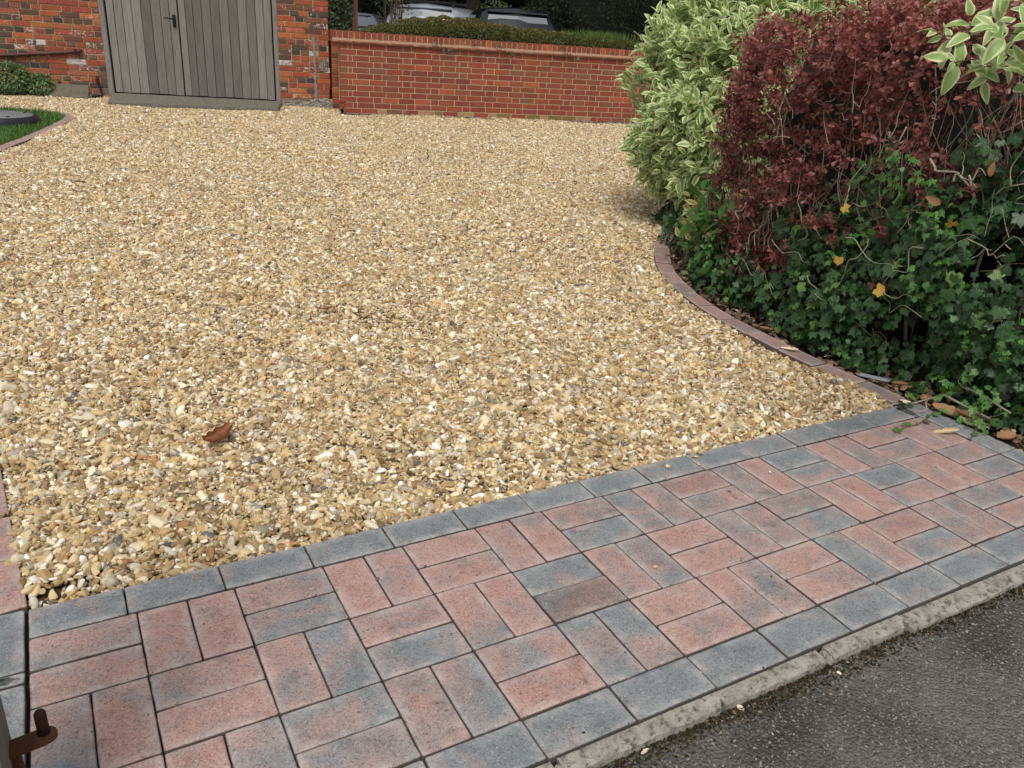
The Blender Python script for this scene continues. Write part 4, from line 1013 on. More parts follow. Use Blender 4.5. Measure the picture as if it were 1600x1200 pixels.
# ------------------------------------------------------------------ litter at the foot of the hedge
MLIT = m_leaf('litter_leaf', (.07, .042, .025), (.26, .17, .10), rough=.9, trans=.05, spot=((.45, .36, .22), .06))
n = 2600; u = rng.uniform(1.0, 5.2, n); p, o_ = ribbon(u); P = np.c_[p + o_ * rng.uniform(-.1, .17, n)[:, None], rng.uniform(-.045, -.0, n)]
k = (P[:, 0] > 2.91) | (P[:, 1] > .12); P = P[k]; n = len(P)
wf = np.array([LOW_A + LEv * q for q in rng.uniform(-.1, 4.2, 260)]) - LN * rng.exponential(.05, 260)[:, None] - LN * .06; cx_ = np.c_[rng.uniform(2.90, 3.1, 150), rng.uniform(-.4, .25, 150), rng.uniform(-.02, .012, 150)]; P = np.concatenate([P, cx_, np.c_[wf, rng.uniform(-.004, .01, 260)]])
lt = npmesh('leaf_litter', *join([place(t_, P[i_::3], rand_dir(len(P[i_::3])) * (1, 1, .2), unit(np.array([[0, 0, 1.]]) + rng.normal(0, .5, (len(P[i_::3]), 3))), rng.uniform(.012, .045, len(P[i_::3]))) for i_, t_ in enumerate((TDs, (TD[0], TD[1], TDs[2] and {'rim': TD[2]['rim']}), (TI[2][0], TI[2][1], {'rim': TI[2][2]['rim']})))]), mat=MLIT)
tag(obj('leaf_litter', lt, MLIT), 'brown dead leaf litter on the soil strip along the edging', kind='stuff')
# fallen leaves one could pick up
def curl(name, label, pos, L_, W_, mat, seed, roll=.8, lift=.35, cat='leaf', rz=None):
    """crumpled, curled leaf blade with ragged edge"""
    rr = np.random.default_rng(seed); nx, ny = 9, 12; V = []; 
    for j in range(ny):
        t = j / (ny - 1); w_ = W_ * (math.sin(math.pi * (.06 + .88 * t)) ** .7) * (1 + .12 * math.sin(t * 21 + seed))
        for i in range(nx):
            s_ = (i / (nx - 1) * 2 - 1); a = s_ * roll * 1.6; r0 = w_ / 2 / max(roll * 1.6, .1)
            V.append((math.sin(a) * r0 * 1.0, (t - .5) * L_, r0 * (1 - math.cos(a)) + lift * L_ * (t - .5) ** 2 + rr.normal(0, .02) * L_ * .6))
    V = np.array(V); V[:, 2] -= V[:, 2].min(); F = [(j * nx + i, j * nx + i + 1, (j + 1) * nx + i + 1, (j + 1) * nx + i) for j in range(ny - 1) for i in range(nx - 1)]
    me = npmesh(name, V, F, {'rnd': np.full(len(V), rr.random()), 'rim': np.zeros(len(V))}, mat=mat)
    return tag(obj(name, me, mat, None, pos, (rr.normal(0, .12), rr.normal(0, .12), rr.uniform(0, 6.28) if rz is None else rz)), label, cat)
curl('fallen_leaf', 'crumpled red brown leaf lying on the gravel at lower left', (.50, .705, .002), .115, .09, m_leaf('red_brown_leaf', (.26, .10, .045), (.36, .15, .07), rough=.8, trans=.1), 1, 1.3, .9, rz=-.9)
curl('fallen_leaf', 'small flat brown leaf on the gravel near the middle', (1.15, 1.76, .005), .07, .03, MBRN, 2, .5, .2, rz=1.3)
curl('fallen_leaf', 'rolled cream leaf on the red paver at the far corner', (2.76, -.13, .003), .085, .04, MCRM, 3, 1.3, .15, rz=-2.2)
curl('fallen_leaf', 'pale round cream leaf on the end of the charcoal border', (2.83, .085, .004), .05, .05, MCRM, 4, .4, .2)
curl('fallen_leaf', 'orange brown plane leaf heaped at the ivy foot', (2.91, -.03, .006), .11, .08, MBRN, 5, .6, .5)
curl('fallen_leaf', 'torn pale cream leaf beyond the rolled leaf in the litter', (2.895, -.13, .008), .07, .05, MCRM, 6, .9, .6)
curl('fallen_leaf', 'curled tan leaf standing against the ivy near the slate', (2.96, .21, .01), .06, .045, MBRN, 7, 1.3, .4)
curl('fallen_leaf', 'tan leaf resting on the curved edging among the stones', (2.83, .66, .006), .075, .03, MCRM, 8, .5, .2, rz=.4)
curl('fallen_leaf', 'dull red leaf lying where the edging starts to bend', (2.93, .90, .0), .06, .04, MBRN, 9, .8, .4)
curl('fallen_leaf', 'brown leaf at the right frame edge below the ivy', (2.93, -.24, .004), .09, .06, MBRN, 10, .7, .4)
curl('fallen_leaf', 'dark tan leaf between the pale leaf and the ivy', (2.93, .07, .012), .06, .05, MBRN, 12, .9, .4)
curl('fallen_leaf', 'dry brown leaf right of the orange plane leaf', (2.93, -.09, .012), .08, .06, MBRN, 14, .9, .5)
curl('fallen_leaf', 'thin orange leaf lying out on the dark asphalt', (1.13, -.93, -.02), .025, .005, MBRN, 11, .3, .1, rz=1.6)
curl('fallen_leaf', 'pale leaf scrap at the kerb foot in the middle of the kerb', (1.22, -.748, -.019), .016, .012, MCRM, 13, .4, .1)
curl('fallen_leaf', 'dry folded leaf at the kerb foot near the bottom of the photo', (.98, -.752, -.019), .022, .012, MCRM, 15, .9, .2)
for i, (lab, x, y) in enumerate((('tiny yellow chip on the charcoal border under the gravel edge', 1.78, .03), ('tiny buff chip beside the second grey paver from the ivy', 1.96, -.09), ('buff chip on a dark red paver in the first basket row', 1.63, -.0), ('yellow crumb on the pink paver mid apron', 1.33, -.33), ('pale pink chip on the red paver near the gravel', .70, -.10), ('buff chip in the joint right of the grey pair', 1.76, -.13))):
    o = obj('stone_chip', stones[i], MG, None, (x, y, .003), (0, 0, i), (.45,) * 3); tag(o, lab, 'stone')
for i, (lab, x, y, s_) in enumerate((('white stone strayed onto the charcoal border', 1.68, .055, .8), ('tan stone pair half on the charcoal border', 1.83, .085, 1.2), ('brown stone beside the strayed white stone', 1.80, .07, .7), ('white stone strayed on the left pink edging', -.055, .50, 1.0), ('white pebble lying at the kerb foot near the crack', 1.485, -.765, .45), ('orange pebble at the kerb foot', 1.47, -.755, .45), ('white pebble in the gutter right of the orange one', 1.53, -.752, .35), ('grey white chip out on the road', 1.17, -1.0, .35), ('small pale chip at the foot of the cracked kerb', 1.2, -.752, .35))):
    o = obj('loose_stone', stones[(i * 5 + 3) % 16], MG, None, (x, y, .006 if y > -.7 else -.019), (.2, .1, i * 1.3), (s_,) * 3); tag(o, lab, 'stone')
o = obj('slate_piece', boxmesh('slate', (-.055, .055, -.012, .012, 0, .008), .003, 1, .004, 3), plain('blue_slate', (.22, .25, .28), .4), None, (2.925, .30, .004), (.05, .1, 1.9)); tag(o, 'long blue grey slate sliver lying on the soil beside the edging', 'stone')
for lab, pts, r0 in (('long pale twig across the end of the charcoal border', [(2.72, .09, .008), (2.78, .095, .01), (2.86, .07, .012), (2.95, .05, .03), (3.02, .02, .05)], .003),
                     ('pale stick with a brown end lying in the litter', [(2.95, .03, .05), (2.97, -.05, .035), (2.99, -.14, .02)], .005),
                     ('bent tan stick at the right end of the litter', [(3.0, -.02, .09), (3.0, -.1, .085), (2.99, -.2, .07)], .004),
                     ('curved dark stem arching over the paving corner', [(2.79, .02, .006), (2.83, .0, .02), (2.86, .03, .03), (2.92, .06, .02)], .0025)):
    p0 = Vector(pts[0]); bm = bmesh.new(); tube(bm, [Vector(p) - p0 for p in pts], [r0] * len(pts), 6); tag(obj('fallen_twig', bmm('fallen_twig', bm, True), MTG if 'pale' in lab else MTW, None, p0), lab, 'twig')
# weed in the gravel
wd = empty('weed', (3.28, 5.59, 0), label='single small weed standing in the open gravel', cat='weed')
foliage(wd, TD, np.array([(3.28, 5.59, .01 + .012 * i) for i in range(7)]), unit(np.c_[rng.normal(0, .4, (7, 2)), np.ones(7)]), unit(np.c_[rng.normal(size=(7, 2)), np.full(7, .3)]), np.full(7, .032), np.zeros(7), MGRN, 10)

# ------------------------------------------------------------------ gate post with hinge pin, lower left
gp = empty('gate_post', (-.07, -.53, 0), label='grey weathered timber gate post at the lower left corner with rusty hinge pin', cat='gate post')
bm = bmesh.new(); box(bm, -.08, .081, -.10, .03, -.06, 1.35); bmesh.ops.bevel(bm, geom=[e for e in bm.edges if abs(e.verts[0].co.z - e.verts[1].co.z) > .5], offset=.01, segments=3, affect='EDGES')
obj('post', bmm('post', bm), MWP, gp)
hp = (.0527 + .07, -.533 + .53, .245)
bm = bmesh.new()
prof = []; y0, y1 = hp[1] - .022, hp[1] + .010
cx, cy = hp[0] + .002, hp[1] - .002; rr_ = .0145; out = [(.078, cy - .022), (cx, cy - rr_)] + [(cx + rr_ * math.sin(a), cy - rr_ * math.cos(a)) for a in np.linspace(.2, math.pi - .2, 9)] + [(cx, cy + rr_), (.078, cy + .008)]
vt = [bm.verts.new((x, y, hp[2])) for x, y in out]; vb = [bm.verts.new((x, y, hp[2] - .008)) for x, y in out]; bm.faces.new(vt); bm.faces.new(vb[::-1])
for i in range(len(out)): j = (i + 1) % len(out); bm.faces.new((vb[i], vb[j], vt[j], vt[i]))
bmesh.ops.bevel(bm, geom=bm.edges[:], offset=.0012, segments=2, affect='EDGES'); bmesh.ops.recalc_face_normals(bm, faces=bm.faces)
MRB = plain('rusty_bracket', (.085, .032, .016), .85, .1, .3, .002, .5, 60)
br = obj('hinge_bracket', bmm('hinge_bracket', bm), MRB, gp)
bm = bmesh.new(); tube(bm, [(hp[0], hp[1], hp[2] - .004), (hp[0], hp[1], hp[2] + .036), (hp[0], hp[1], hp[2] + .0395)], [.0078, .0078, .006], 20)
obj('pin', bmm('pin', bm, True), plain('dark_rust', (.045, .017, .011), .8, .3, .3, .002, .6, 60), br)
obj('hinge_brace', boxmesh('brace', (.0815, .092, cy - .012, cy + .004, hp[2] - .05, hp[2] - .008), .001), MRU, br)

# ------------------------------------------------------------------ potted plants by the old wall
def pot_plant(s, d, label, nl, rad, hh, withpot=True):
    root = empty('potted_plant', wpt(s, d, -.01), label=label, cat='plant')
    if withpot:
        bm = bmesh.new(); lathe(bm, [(0, 0), (.075, 0), (.105, .15), (.118, .15), (.118, .18), (.10, .18), (.095, .15), (0, .15)], 24); obj('pot', bmm('pot', bm, True), plain('terracotta', (.16, .065, .035), .9, var=.3), root)
    P, Nn = superell(nl, (0, 0, hh), (rad, rad * .8, rad * .75), 2); P = P + np.array(root.location); P = P[P[:, 2] > .0]; m = len(P); Nn = Nn[:m]
    foliage(root, TDs, P, unit(Nn + np.array([0, 0, -.5]) + rng.normal(0, .4, (m, 3))), unit(Nn + np.array([0, 0, .6]) + rng.normal(0, .3, (m, 3))), rng.uniform(.03, .065, m), np.zeros(m), MMG, 40)
MMG = m_leaf('sage_green_leaf', (.11, .18, .07), (.20, .28, .12), trans=.3, spot=((.5, .4, .04), .012))
pot_plant(-1.12, .22, 'bushy green plant in a terracotta pot at the foot of the old wall', 1500, .21, .20)
pot_plant(-.80, .20, 'smaller leafy plant between the terracotta pot and the leaning slab', 800, .14, .14, False)
pot_plant(-1.42, .2, 'low grey green plant at the left frame edge by the old wall', 500, .15, .10, False)

# ------------------------------------------------------------------ hedge over the low wall
hdg = empty('wall_top_hedge', (*LOW_A, 0), LANG, label='clipped low dark green hedge spilling over the low wall coping', cat='hedge')
def lw(s, d, z): p = LOW_A + LEv * s + LN * d; return np.array([p[0], p[1], z])
hs = [.40, .7, .95, 1.3, 1.7, 2.0, 2.3, 2.6, 3.0, 3.5, 4.0, 4.5, 5.6]; hz = [1.03, 1.12, 1.18, 1.235, 1.25, 1.235, 1.19, 1.175, 1.165, 1.15, 1.13, 1.09, 1.07]
def hedge_leaves(n, s0, s1, d0, d1, zb):
    s = rng.uniform(s0, s1, n); top = np.interp(s, hs, hz) + .012 * np.sin(s * 14) + .01 * np.sin(s * 31); a = rng.random(n) * math.pi * .62
    dm = (d1 - d0) / 2; dd_ = d0 + dm - dm * np.cos(a); z = zb + (top - zb) * np.sin(np.clip(a, 0, math.pi / 2)) ** .6
    kk = rng.exponential(.02, n); nrm = np.stack([rng.normal(0, .3, n), -np.cos(a), np.sin(a) + .15], 1)
    return s, dd_, z - kk * np.sin(a), nrm, kk
s, dd_, z, nr, kk = hedge_leaves(34000, .3, 5.6, .02, .75, .985)
P = LOW_A[None] + LEv[None] * s[:, None] + LN[None] * (dd_ + kk)[:, None]; P = np.c_[P, z]
rot3 = np.array([[LEv[0], LN[0], 0], [LEv[1], LN[1], 0], [0, 0, 1]]); nr = unit(nr @ rot3.T); m = len(P)
Pl = (P - np.array([*LOW_A, 0])) @ rot3; nl_ = nr @ rot3
isr = rng.random(m) < np.clip((z - 1.08) * 4, 0, .38)
for msk, mt in ((~isr, MHDG), (isr, MHDR)):
    q = int(msk.sum()); V, F, A = place(TH, Pl[msk], unit(nl_[msk] + rng.normal(0, .7, (q, 3))), unit(nl_[msk] + rng.normal(0, .6, (q, 3))), rng.uniform(.014, .034, q))
    tag(obj('foliage', npmesh('foliage', V, F, A), mt, hdg), kind='stuff')
# solid core of that hedge, its inner shade put into the dark colour
bm = bmesh.new(); pv = None
for i in range(40):
    s_ = .45 + i * .13; tp = float(np.interp(s_, hs, hz)) - .05; q = [bm.verts.new(v) for v in ((s_, .09, .985), (s_, .15, tp - .02), (s_, .35, tp), (s_, .65, tp - .03), (s_, .70, .3), (s_, .25, .3))]
    if pv: [bm.faces.new((pv[k], pv[(k + 1) % 6], q[(k + 1) % 6], q[k])) for k in range(6)]
    pv = q
obj('shade_core', bmm('shade_core', bm), plain('twiggy_shade', (.018, .016, .010), 1), hdg)
# grass tuft and pale leaves at the right of the hedge
def blades(name, c, n, rad, hh, label, mat):
    P = np.array(c) + np.c_[rng.normal(0, rad, n), rng.normal(0, rad * .4, n), np.zeros(n)]; D = unit(np.c_[rng.normal(0, .3, (n, 2)), np.ones(n)])
    T = (np.array([(-.03, 0, 0), (.03, 0, 0), (.02, .6, .03), (0, 1, .12)]), np.array([(0, 1, 2), (0, 2, 3)]), {'rim': np.zeros(4)})
    V, F, A = place(T, P - np.array(c), D, unit(np.c_[rng.normal(size=(n, 2)), np.full(n, .2)]), rng.uniform(.5, 1, n) * hh)
    return tag(obj(name, npmesh(name, V, F, A), mat, None, c), label, 'grass tuft')
blades('grass_tuft', tuple(lw(3.75, .28, 1.09)), 900, .26, .16, 'tuft of longer green grass standing on the right part of the wall top hedge', m_leaf('long_grass', (.07, .12, .02), (.14, .19, .05), trans=.3))
# ivy bits on the coping
for i, (s_, n_, lab) in enumerate(((1.82, 5, 'ivy sprig over the coping just left of the wall middle'), (2.15, 12, 'long ivy trail under the coping in the middle of the low wall'), (3.1, 7, 'ivy sprig hanging down the coping right of the middle'), (4.2, 5, 'small ivy sprig under the coping near the dogwood'), (1.25, 8, 'low dark ivy trail beneath the coping tiles on the left half'))):
    root = empty('ivy_sprig', tuple(lw(s_, -.03, .90)), LANG, label=lab, cat='ivy'); bm = bmesh.new(); tube(bm, [(-.05, .05, .10), (-.02, -.02, .02), (.05, -.02, -.02), (.14 if n_ > 6 else .04, -.01, -.035)], .003, 5); obj('stem', bmm('stem', bm), MTB, root)
    for k in range(n_):
        t = k / n_; q = np.array([[-.05 + .22 * t * (1.4 if n_ > 6 else .6), -.03 - random.random() * .01, .07 - .13 * min(1, t * 1.6) + random.gauss(0, .012)]])
        obj('leaf', npmesh('leaf', *place(TI[k % 4], q, rand_dir(1), np.array([[0, -1, .5]]) + rng.normal(0, .3, (1, 3)), [random.uniform(.03, .05)]), mat=MIVY), MIVY, root)

# ------------------------------------------------------------------ behind the wall
sheet('parking_ground', [(3.9, 9.9), (9.2, 8.9), (30, 5), (40, 45), (-10, 45), (1, 13)], -.03, plain('parking_gravel', (.10, .09, .075), 1, var=.4, nscale=30), 'shaded parking ground beyond the low wall')
# garden soil retained directly behind the low wall
bm = bmesh.new(); box(bm, .3, 5.55, .22, .95, -.05, .93); obj('soil_bed', bmm('soil_bed', bm), MSO, None, (*LOW_A, 0), (0, 0, LANG), kind='structure', label='raised soil bed behind the low wall')

def leafmass(n, ells, smin, smax, T=TH, depthk=.12):
    Ps, Ns = [], []
    vol = sum(e[1][0] * e[1][2] for e in ells)
    for c, r in ells:
        q, nn_ = superell(max(50, int(n * r[0] * r[2] / vol)), c, r, 2.4); q = q - nn_ * rng.exponential(depthk, len(q))[:, None] + nn_ * (.10 * np.sin(q[:, 0] * 5 + q[:, 2] * 6))[:, None] * min(r) ; Ps.append(q); Ns.append(nn_)
    P = np.concatenate(Ps); Nn = np.concatenate(Ns); k = P[:, 2] > .0; P, Nn = P[k], Nn[k]; m = len(P)
    return place(T, P, unit(Nn * .4 + rng.normal(0, .8, (m, 3))), unit(Nn + rng.normal(0, .5, (m, 3))), rng.uniform(smin, smax, m))
def mass_thing(name, label, cat, loc, n, ells, mat, smin, smax, trunk=None, extra_core=True, group=None):
    root = empty(name, (*loc, 0), label=label, cat=cat, group=group); V, F, A = leafmass(int(n * 1.9), ells, smin, smax, depthk=.4) if trunk else leafmass(n, ells, smin, smax)
    tag(obj('crown' if trunk else 'foliage', npmesh('foliage', V, F, A), mat, root), kind='stuff')
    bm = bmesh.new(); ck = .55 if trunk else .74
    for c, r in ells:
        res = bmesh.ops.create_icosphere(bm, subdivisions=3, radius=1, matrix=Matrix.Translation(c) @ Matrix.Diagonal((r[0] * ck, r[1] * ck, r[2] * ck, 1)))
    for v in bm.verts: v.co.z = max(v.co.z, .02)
    obj('shade_core', bmm('shade_core', bm), MDK, root)  # solid dark blobs inside the leaves, deep shade given as colour
    if trunk:
        bm = bmesh.new()
        for pts, rs in trunk: tube(bm, pts, rs, 10)
        obj('trunk', bmm('trunk', bm, True), MBARK, root)
    return root
MDK = plain('deep_shade_core', (.010, .012, .007), 1); MBARK = plain('bark', (.06, .045, .03), .95, bump=.02, var=.4, nscale=8)
mass_thing('yew_hedge', 'tall dark evergreen hedge at the right behind the low wall', 'hedge', (10.4, 12.1), 60000, [((0, 0, 1.9), (2.3, .8, 2.2)), ((2.8, -1.2, 1.9), (2.2, .9, 2.2)), ((-.9, .5, 2.1), (1.2, .8, 2.3))], MDRK, .03, .065)
mass_thing('clipped_hedge', 'rounded clipped green hedge behind the black car', 'hedge', (9.75, 15.9), 16000, [((-.35, .2, .82), (.75, .6, .86)), ((.75, -.2, .88), (.95, .6, .92)), ((.1, .3, .8), (.7, .6, .8)), ((1.8, -.6, .86), (.7, .6, .90))], MMID, .03, .06)
mass_thing('background_tree', 'dark broad tree behind the silver estate car', 'tree', (14.5, 34.0), 26000, [((0, 0, 3.6), (3.2, 2.4, 3.4)), ((2.5, -1, 4.5), (2.6, 2.2, 3.2))], MDRK, .08, .18, [([(0, 0, 0), (.05, 0, 1.5), (0, .1, 4)], [.28, .22, .12]), ])
mass_thing('background_tree', 'dark tree at the left behind the small silver car', 'tree', (9.5, 38.0), 26000, [((0, 0, 3.4), (2.6, 2.0, 3.4)), ((2.6, 1.2, 4.2), (2.6, 2, 3.6))], MDRK, .08, .18, [([(0, 0, 0), (.1, 0, 1.6), (0, .1, 4)], [.25, .2, .12])])
mass_thing('background_tree', 'dark tree rising behind the clipped hedge', 'tree', (15.0, 22.5), 22000, [((0, 0, 3.8), (2.8, 1.8, 3.6)), ((-2, .8, 3.2), (1.8, 1.4, 3.1))], MDRK, .08, .18, [([(0, 0, 0), (.1, 0, 1.6), (0, .1, 4)], [.3, .22, .12])])
# overhanging tall trees that shade the parking
for i, (x, y) in enumerate(((12.2, 33.0), (19.5, 27.0), (23.0, 34.0))):
    mass_thing('laurel_bank', ('dense dark laurel bank behind the small silver car', 'dark laurel bank at the far right beyond the yew hedge', 'farthest dark laurel bank behind the parking')[i], 'hedge', (x, y + 3), 14000, [((0, 0, 2.0), (4.5, 1.4, 2.6)), ((-3.5, .5, 2.2), (2.5, 1.3, 2.6))], MDRK, .10, .2)
for i, (x, y, rx, lab) in enumerate(((6.2, 15.8, 3.0, 'tall spreading tree shading the parked cars on the left'), (10.5, 14.0, 3.2, 'tall spreading tree shading the parked cars on the right'), (8.2, 19.0, 3.4, 'tall tree farther back over the parking'))):
    mass_thing('tall_tree', lab, 'tree', (x, y + 5.0), 9000, [((0, 0, 5.4), (rx, 2.8, 2.2)), ((.6, .4, 7.2), (rx * .8, 2.4, 1.8))], MDRK, .15, .3, [([(0, .6, 0), (.1, .6, 2), (0, .3, 5)], [.22, .18, .10])])
# ivy-clad tree trunk between the outbuilding and the small car, and a brown post beside it
tv = empty('ivy_clad_pillar', (3.82, 9.78, 0), WANG, label='ivy covered brick pillar behind the left end of the low wall', cat='pillar')
mortar_slab('mortar', tv, (-.13, .17, 0, .28, 0, 2.2), MMO)
for k in range(30):
    for a, b in (((-.13, .085), (.095, .17)) if k % 2 else ((-.13, -.035), (-.025, .17))): brick(tv, MBO, a, b, k * .0725, k * .0725 + .063, (*old_colour(False), 1), .002, -.006)
P = np.c_[rng.uniform(-.14, .15, 1700), rng.uniform(-.07, -.01, 1700), rng.uniform(.9, 2.2, 1700)]; Pw = (P @ np.array([[WE[0], WE[1], 0], [WN[0], WN[1], 0], [0, 0, 1.]]))
V, F, A = place(TI[0], P, unit(rng.normal(0, .5, P.shape) + np.array([0, -.2, -.8])), unit(rng.normal(0, .4, P.shape) + np.array([0, -1, .5])), rng.uniform(.03, .05, len(P))); tag(obj('foliage', npmesh('foliage', V, F, A), m_leaf('dark_ivy_leaf', (.012, .028, .010), (.03, .06, .018), rough=.5), tv), kind='stuff')
pp = empty('timber_post', (4.035, 9.84, 0), label='slim brown timber post right of the ivy covered pillar', cat='post')
obj('post', boxmesh('post', (-.028, .028, -.03, .03, -.05, 2.1), .004), plain('brown_timber', (.17, .09, .055), .8, var=.3), pp); obj('cap', boxmesh('cap', (-.04, .04, -.042, .042, 2.1, 2.14), .006), plain('brown_cap', (.15, .08, .05), .8), pp)
# thin-stemmed shrub in front of the estate car
sh = empty('twiggy_shrub', (5.0, 10.9, 0), label='thin twiggy shrub with pale green leaves in front of the silver estate car', cat='shrub')
for i in range(16):
    bm = bmesh.new(); x = rng.normal(0, .07); tube(bm, [(x * .3, 0, 0), (x, rng.normal(0, .08), .8), (x * 1.8 + rng.normal(0, .08), rng.normal(0, .1), 2.0)], [.010, .008, .004], 5); obj('stem', bmm('stem', bm), MTB, sh)
n = 700; P = np.c_[rng.normal(0, .14, n), rng.normal(0, .12, n), rng.uniform(.9, 2.3, n)] + np.array(sh.location)
foliage(sh, TDs, P, rand_dir(n), unit(rand_dir(n) + np.array([0, -.5, .8])), rng.uniform(.03, .06, n), np.full(n, 9.), m_leaf('pale_shrub_leaf', (.045, .075, .025), (.12, .17, .07), trans=.3), 0)

# cars
def car(name, label, loc, yaw, L_=4.1, W_=1.72, H_=1.45, paint=(.5, .5, .52), beltk=.60, tl=-.10, rails=False, mirror_col=None, estate=False):
    root = empty(name, (*loc, 0) if len(loc) == 2 else loc, -yaw, label=label, cat='car')
    MPt = N('car_paint_' + name, .25, .5); MPt.col(paint); MPt.b.inputs['Metallic'].default_value = .5; MPt.b.inputs['Coat Weight'].default_value = .6; mp = MPt.m
    Mg = N('car_glass', .04, .8); Mg.col((.015, .018, .02)); Mg.b.inputs['Coat Weight'].default_value = 1; Mg.b.inputs['IOR'].default_value = 2.3; mg = Mg.m
    belt = beltk * H_ + .02; hw = W_ / 2
    # lower body loft, y from rear (-) to front (+)
    st = [(-.5, .42, belt * .78, .80), (-.485, .30, belt * .93, .90), (-.44, .22, belt, .97), (-.30, .20, belt, 1), (0, .20, belt, 1), (.18, .20, belt - .02, 1), (.30, .20, belt - .07, .99), (.42, .22, belt - .14, .95), (.475, .28, belt - .24, .88), (.5, .38, belt - .38, .78)]
    bm = bmesh.new(); pv = None
    for y, zb, zt, wf in st:
        w_ = hw * wf; zm = (zb + zt) / 2
        sec = [(-w_ * .90, zb), (-w_, zb + .12), (-w_ * 1.0, zm), (-w_ * .985, zt - .06), (-w_ * .93, zt), (0, zt + .015), (w_ * .93, zt), (w_ * .985, zt - .06), (w_, zm), (w_, zb + .12), (w_ * .90, zb)]
        q = [bm.verts.new((x, y * L_, z)) for x, z in sec]
        if pv: [bm.faces.new((pv[k], pv[(k + 1) % 11], q[(k + 1) % 11], q[k])) for k in range(11)]
        else: bm.faces.new(q[::-1])
        pv = q
    bm.faces.new(pv); bmesh.ops.recalc_face_normals(bm, faces=bm.faces); obj('body', bmm('body', bm, True), mp, root)
    # greenhouse: belt outline -> roof outline
    rt = .74 * hw; rb = .90 * hw; yb0, yb1 = -.455 * L_, .22 * L_; yr0, yr1 = (-.40 if estate else -.36) * L_, .02 * L_
    lev = [(belt, rb, yb0, yb1), (belt + (H_ - belt) * .55, (rb + rt) / 2 + .015, (yb0 * .45 + yr0 * .55) - .01, (yb1 + yr1) / 2 + .04), (H_ - .09, rt + .02, yr0, yr1 + .05), (H_ - .03, rt - .06, yr0 + .05, yr1 - .02), (H_, rt - .22, yr0 + .22, yr1 - .18)]
    bm = bmesh.new(); pv = None
    for li, (z, w_, a, b) in enumerate(lev):
        cz = (0, 0, .02, .03, .03)[li]
        c_ = .10; q = [bm.verts.new(p) for p in ((-w_ + c_, a, z), (0, a - .03, z + cz), (w_ - c_, a, z), (w_, a + c_ * 1.3, z), (w_ + .01, (a + b) / 2, z), (w_, b - c_ * 1.6, z), (w_ - c_, b, z), (0, b + .06, z + cz), (-w_ + c_, b, z), (-w_, b - c_ * 1.6, z), (-w_ - .01, (a + b) / 2, z), (-w_, a + c_ * 1.3, z))]
        if pv: [bm.faces.new((pv[k], pv[(k + 1) % 12], q[(k + 1) % 12], q[k])) for k in range(12)]
        pv = q
    bm.faces.new(pv); bmesh.ops.recalc_face_normals(bm, faces=bm.faces); obj('cabin', bmm('cabin', bm, True), mp, root)
    def lerp(a, b, t): return a + (b - a) * t
    def yz(t, rear): z = lerp(belt, H_ - .09, t); return z, (lerp(yb0, yr0, t) if rear else lerp(yb1, yr1 + .05, t)), lerp(rb, rt + .02, t)
    def pane(name_, pts, n_off):
        bm = bmesh.new(); v_ = [bm.verts.new(Vector(p) + Vector(n_off)) for p in pts]; f = bm.faces.new(v_); e = bmesh.ops.extrude_face_region(bm, geom=[f]); [setattr(v, 'co', v.co - Vector(n_off) * .9) for v in e['geom'] if isinstance(v, bmesh.types.BMVert)]
        bmesh.ops.recalc_face_normals(bm, faces=bm.faces); obj(name_, bmm(name_, bm), mg, root)
    for rear, nm_, so in ((True, 'rear_window', -1), (False, 'windscreen', 1)):
        pts = []
        for t in (.10, .5, .93):
            z, y, w_ = yz(t, rear); pts.append((w_ - .15, y + so * .005, z))
        mid0 = yz(.10, rear); mid1 = yz(.93, rear)
        P6 = pts + [(0, mid1[1] + so * .03, mid1[0])] + [(-x, y, z) for x, y, z in pts[::-1]] + [(0, mid0[1] + so * .03, mid0[0])]
        pane(nm_, P6, (0, so * .022, .012))
    for sx in (-1, 1):
        for (ta, tb) in ((.30, .52), (.54, .72)) if not estate else ((.12, .30), (.33, .53), (.56, .74)):
            pts = []
            for z_, t in (((.08, ta), (.90, ta), (.90, tb), (.08, tb))):
                zz, _, w_ = yz(z_, True); ya = lerp(yz(z_, True)[1], yz(z_, False)[1], t); pts.append((sx * (w_ + .004), ya, zz))
            pane('side_window', pts, (sx * .016, 0, .004))
    lp = plain('red_lamp', (.35, .02, .02), .2); hl = plain('headlamp', (.6, .62, .65), .1)
    for sx in (-1, 1):
        obj('tail_light', boxmesh('tl', (-.13, .13, -.05, .05, -.075, .075), .03, 2), lp, root, (sx * hw * .78, -.478 * L_, belt + tl), (0, 0, sx * .25))
        obj('headlight', boxmesh('hl', (-.17, .17, -.05, .05, -.06, .06), .03, 2), hl, root, (sx * hw * .68, .465 * L_, belt - .30), (0, 0, -sx * .3))
        bm = bmesh.new(); bmesh.ops.create_icosphere(bm, subdivisions=2, radius=1, matrix=Matrix.Diagonal((.11, .06, .075, 1))); mm = plain('mirror_shell', mirror_col, .3, var=0) if mirror_col else mp
        obj('wing_mirror', bmm('wm', bm, True), mm, root, (sx * (hw + .10), .14 * L_, belt + .06))
        for wy in (-.31, .31):
            bm = bmesh.new(); tube(bm, [(-.10, 0, 0), (-.09, 0, 0), (.09, 0, 0), (.10, 0, 0)], [.29, .31, .31, .29], 28); wl = obj('wheel', bmm('wheel', bm, False), plain('tyre', (.02, .02, .02), .9), root, (sx * (hw - .09), wy * L_, .31))
            bm = bmesh.new(); tube(bm, [(-.104, 0, 0), (.104, 0, 0)], [.19, .19], 20); obj('rim', bmm('wrim', bm), plain('alloy', (.45, .45, .46), .3, .8), wl)
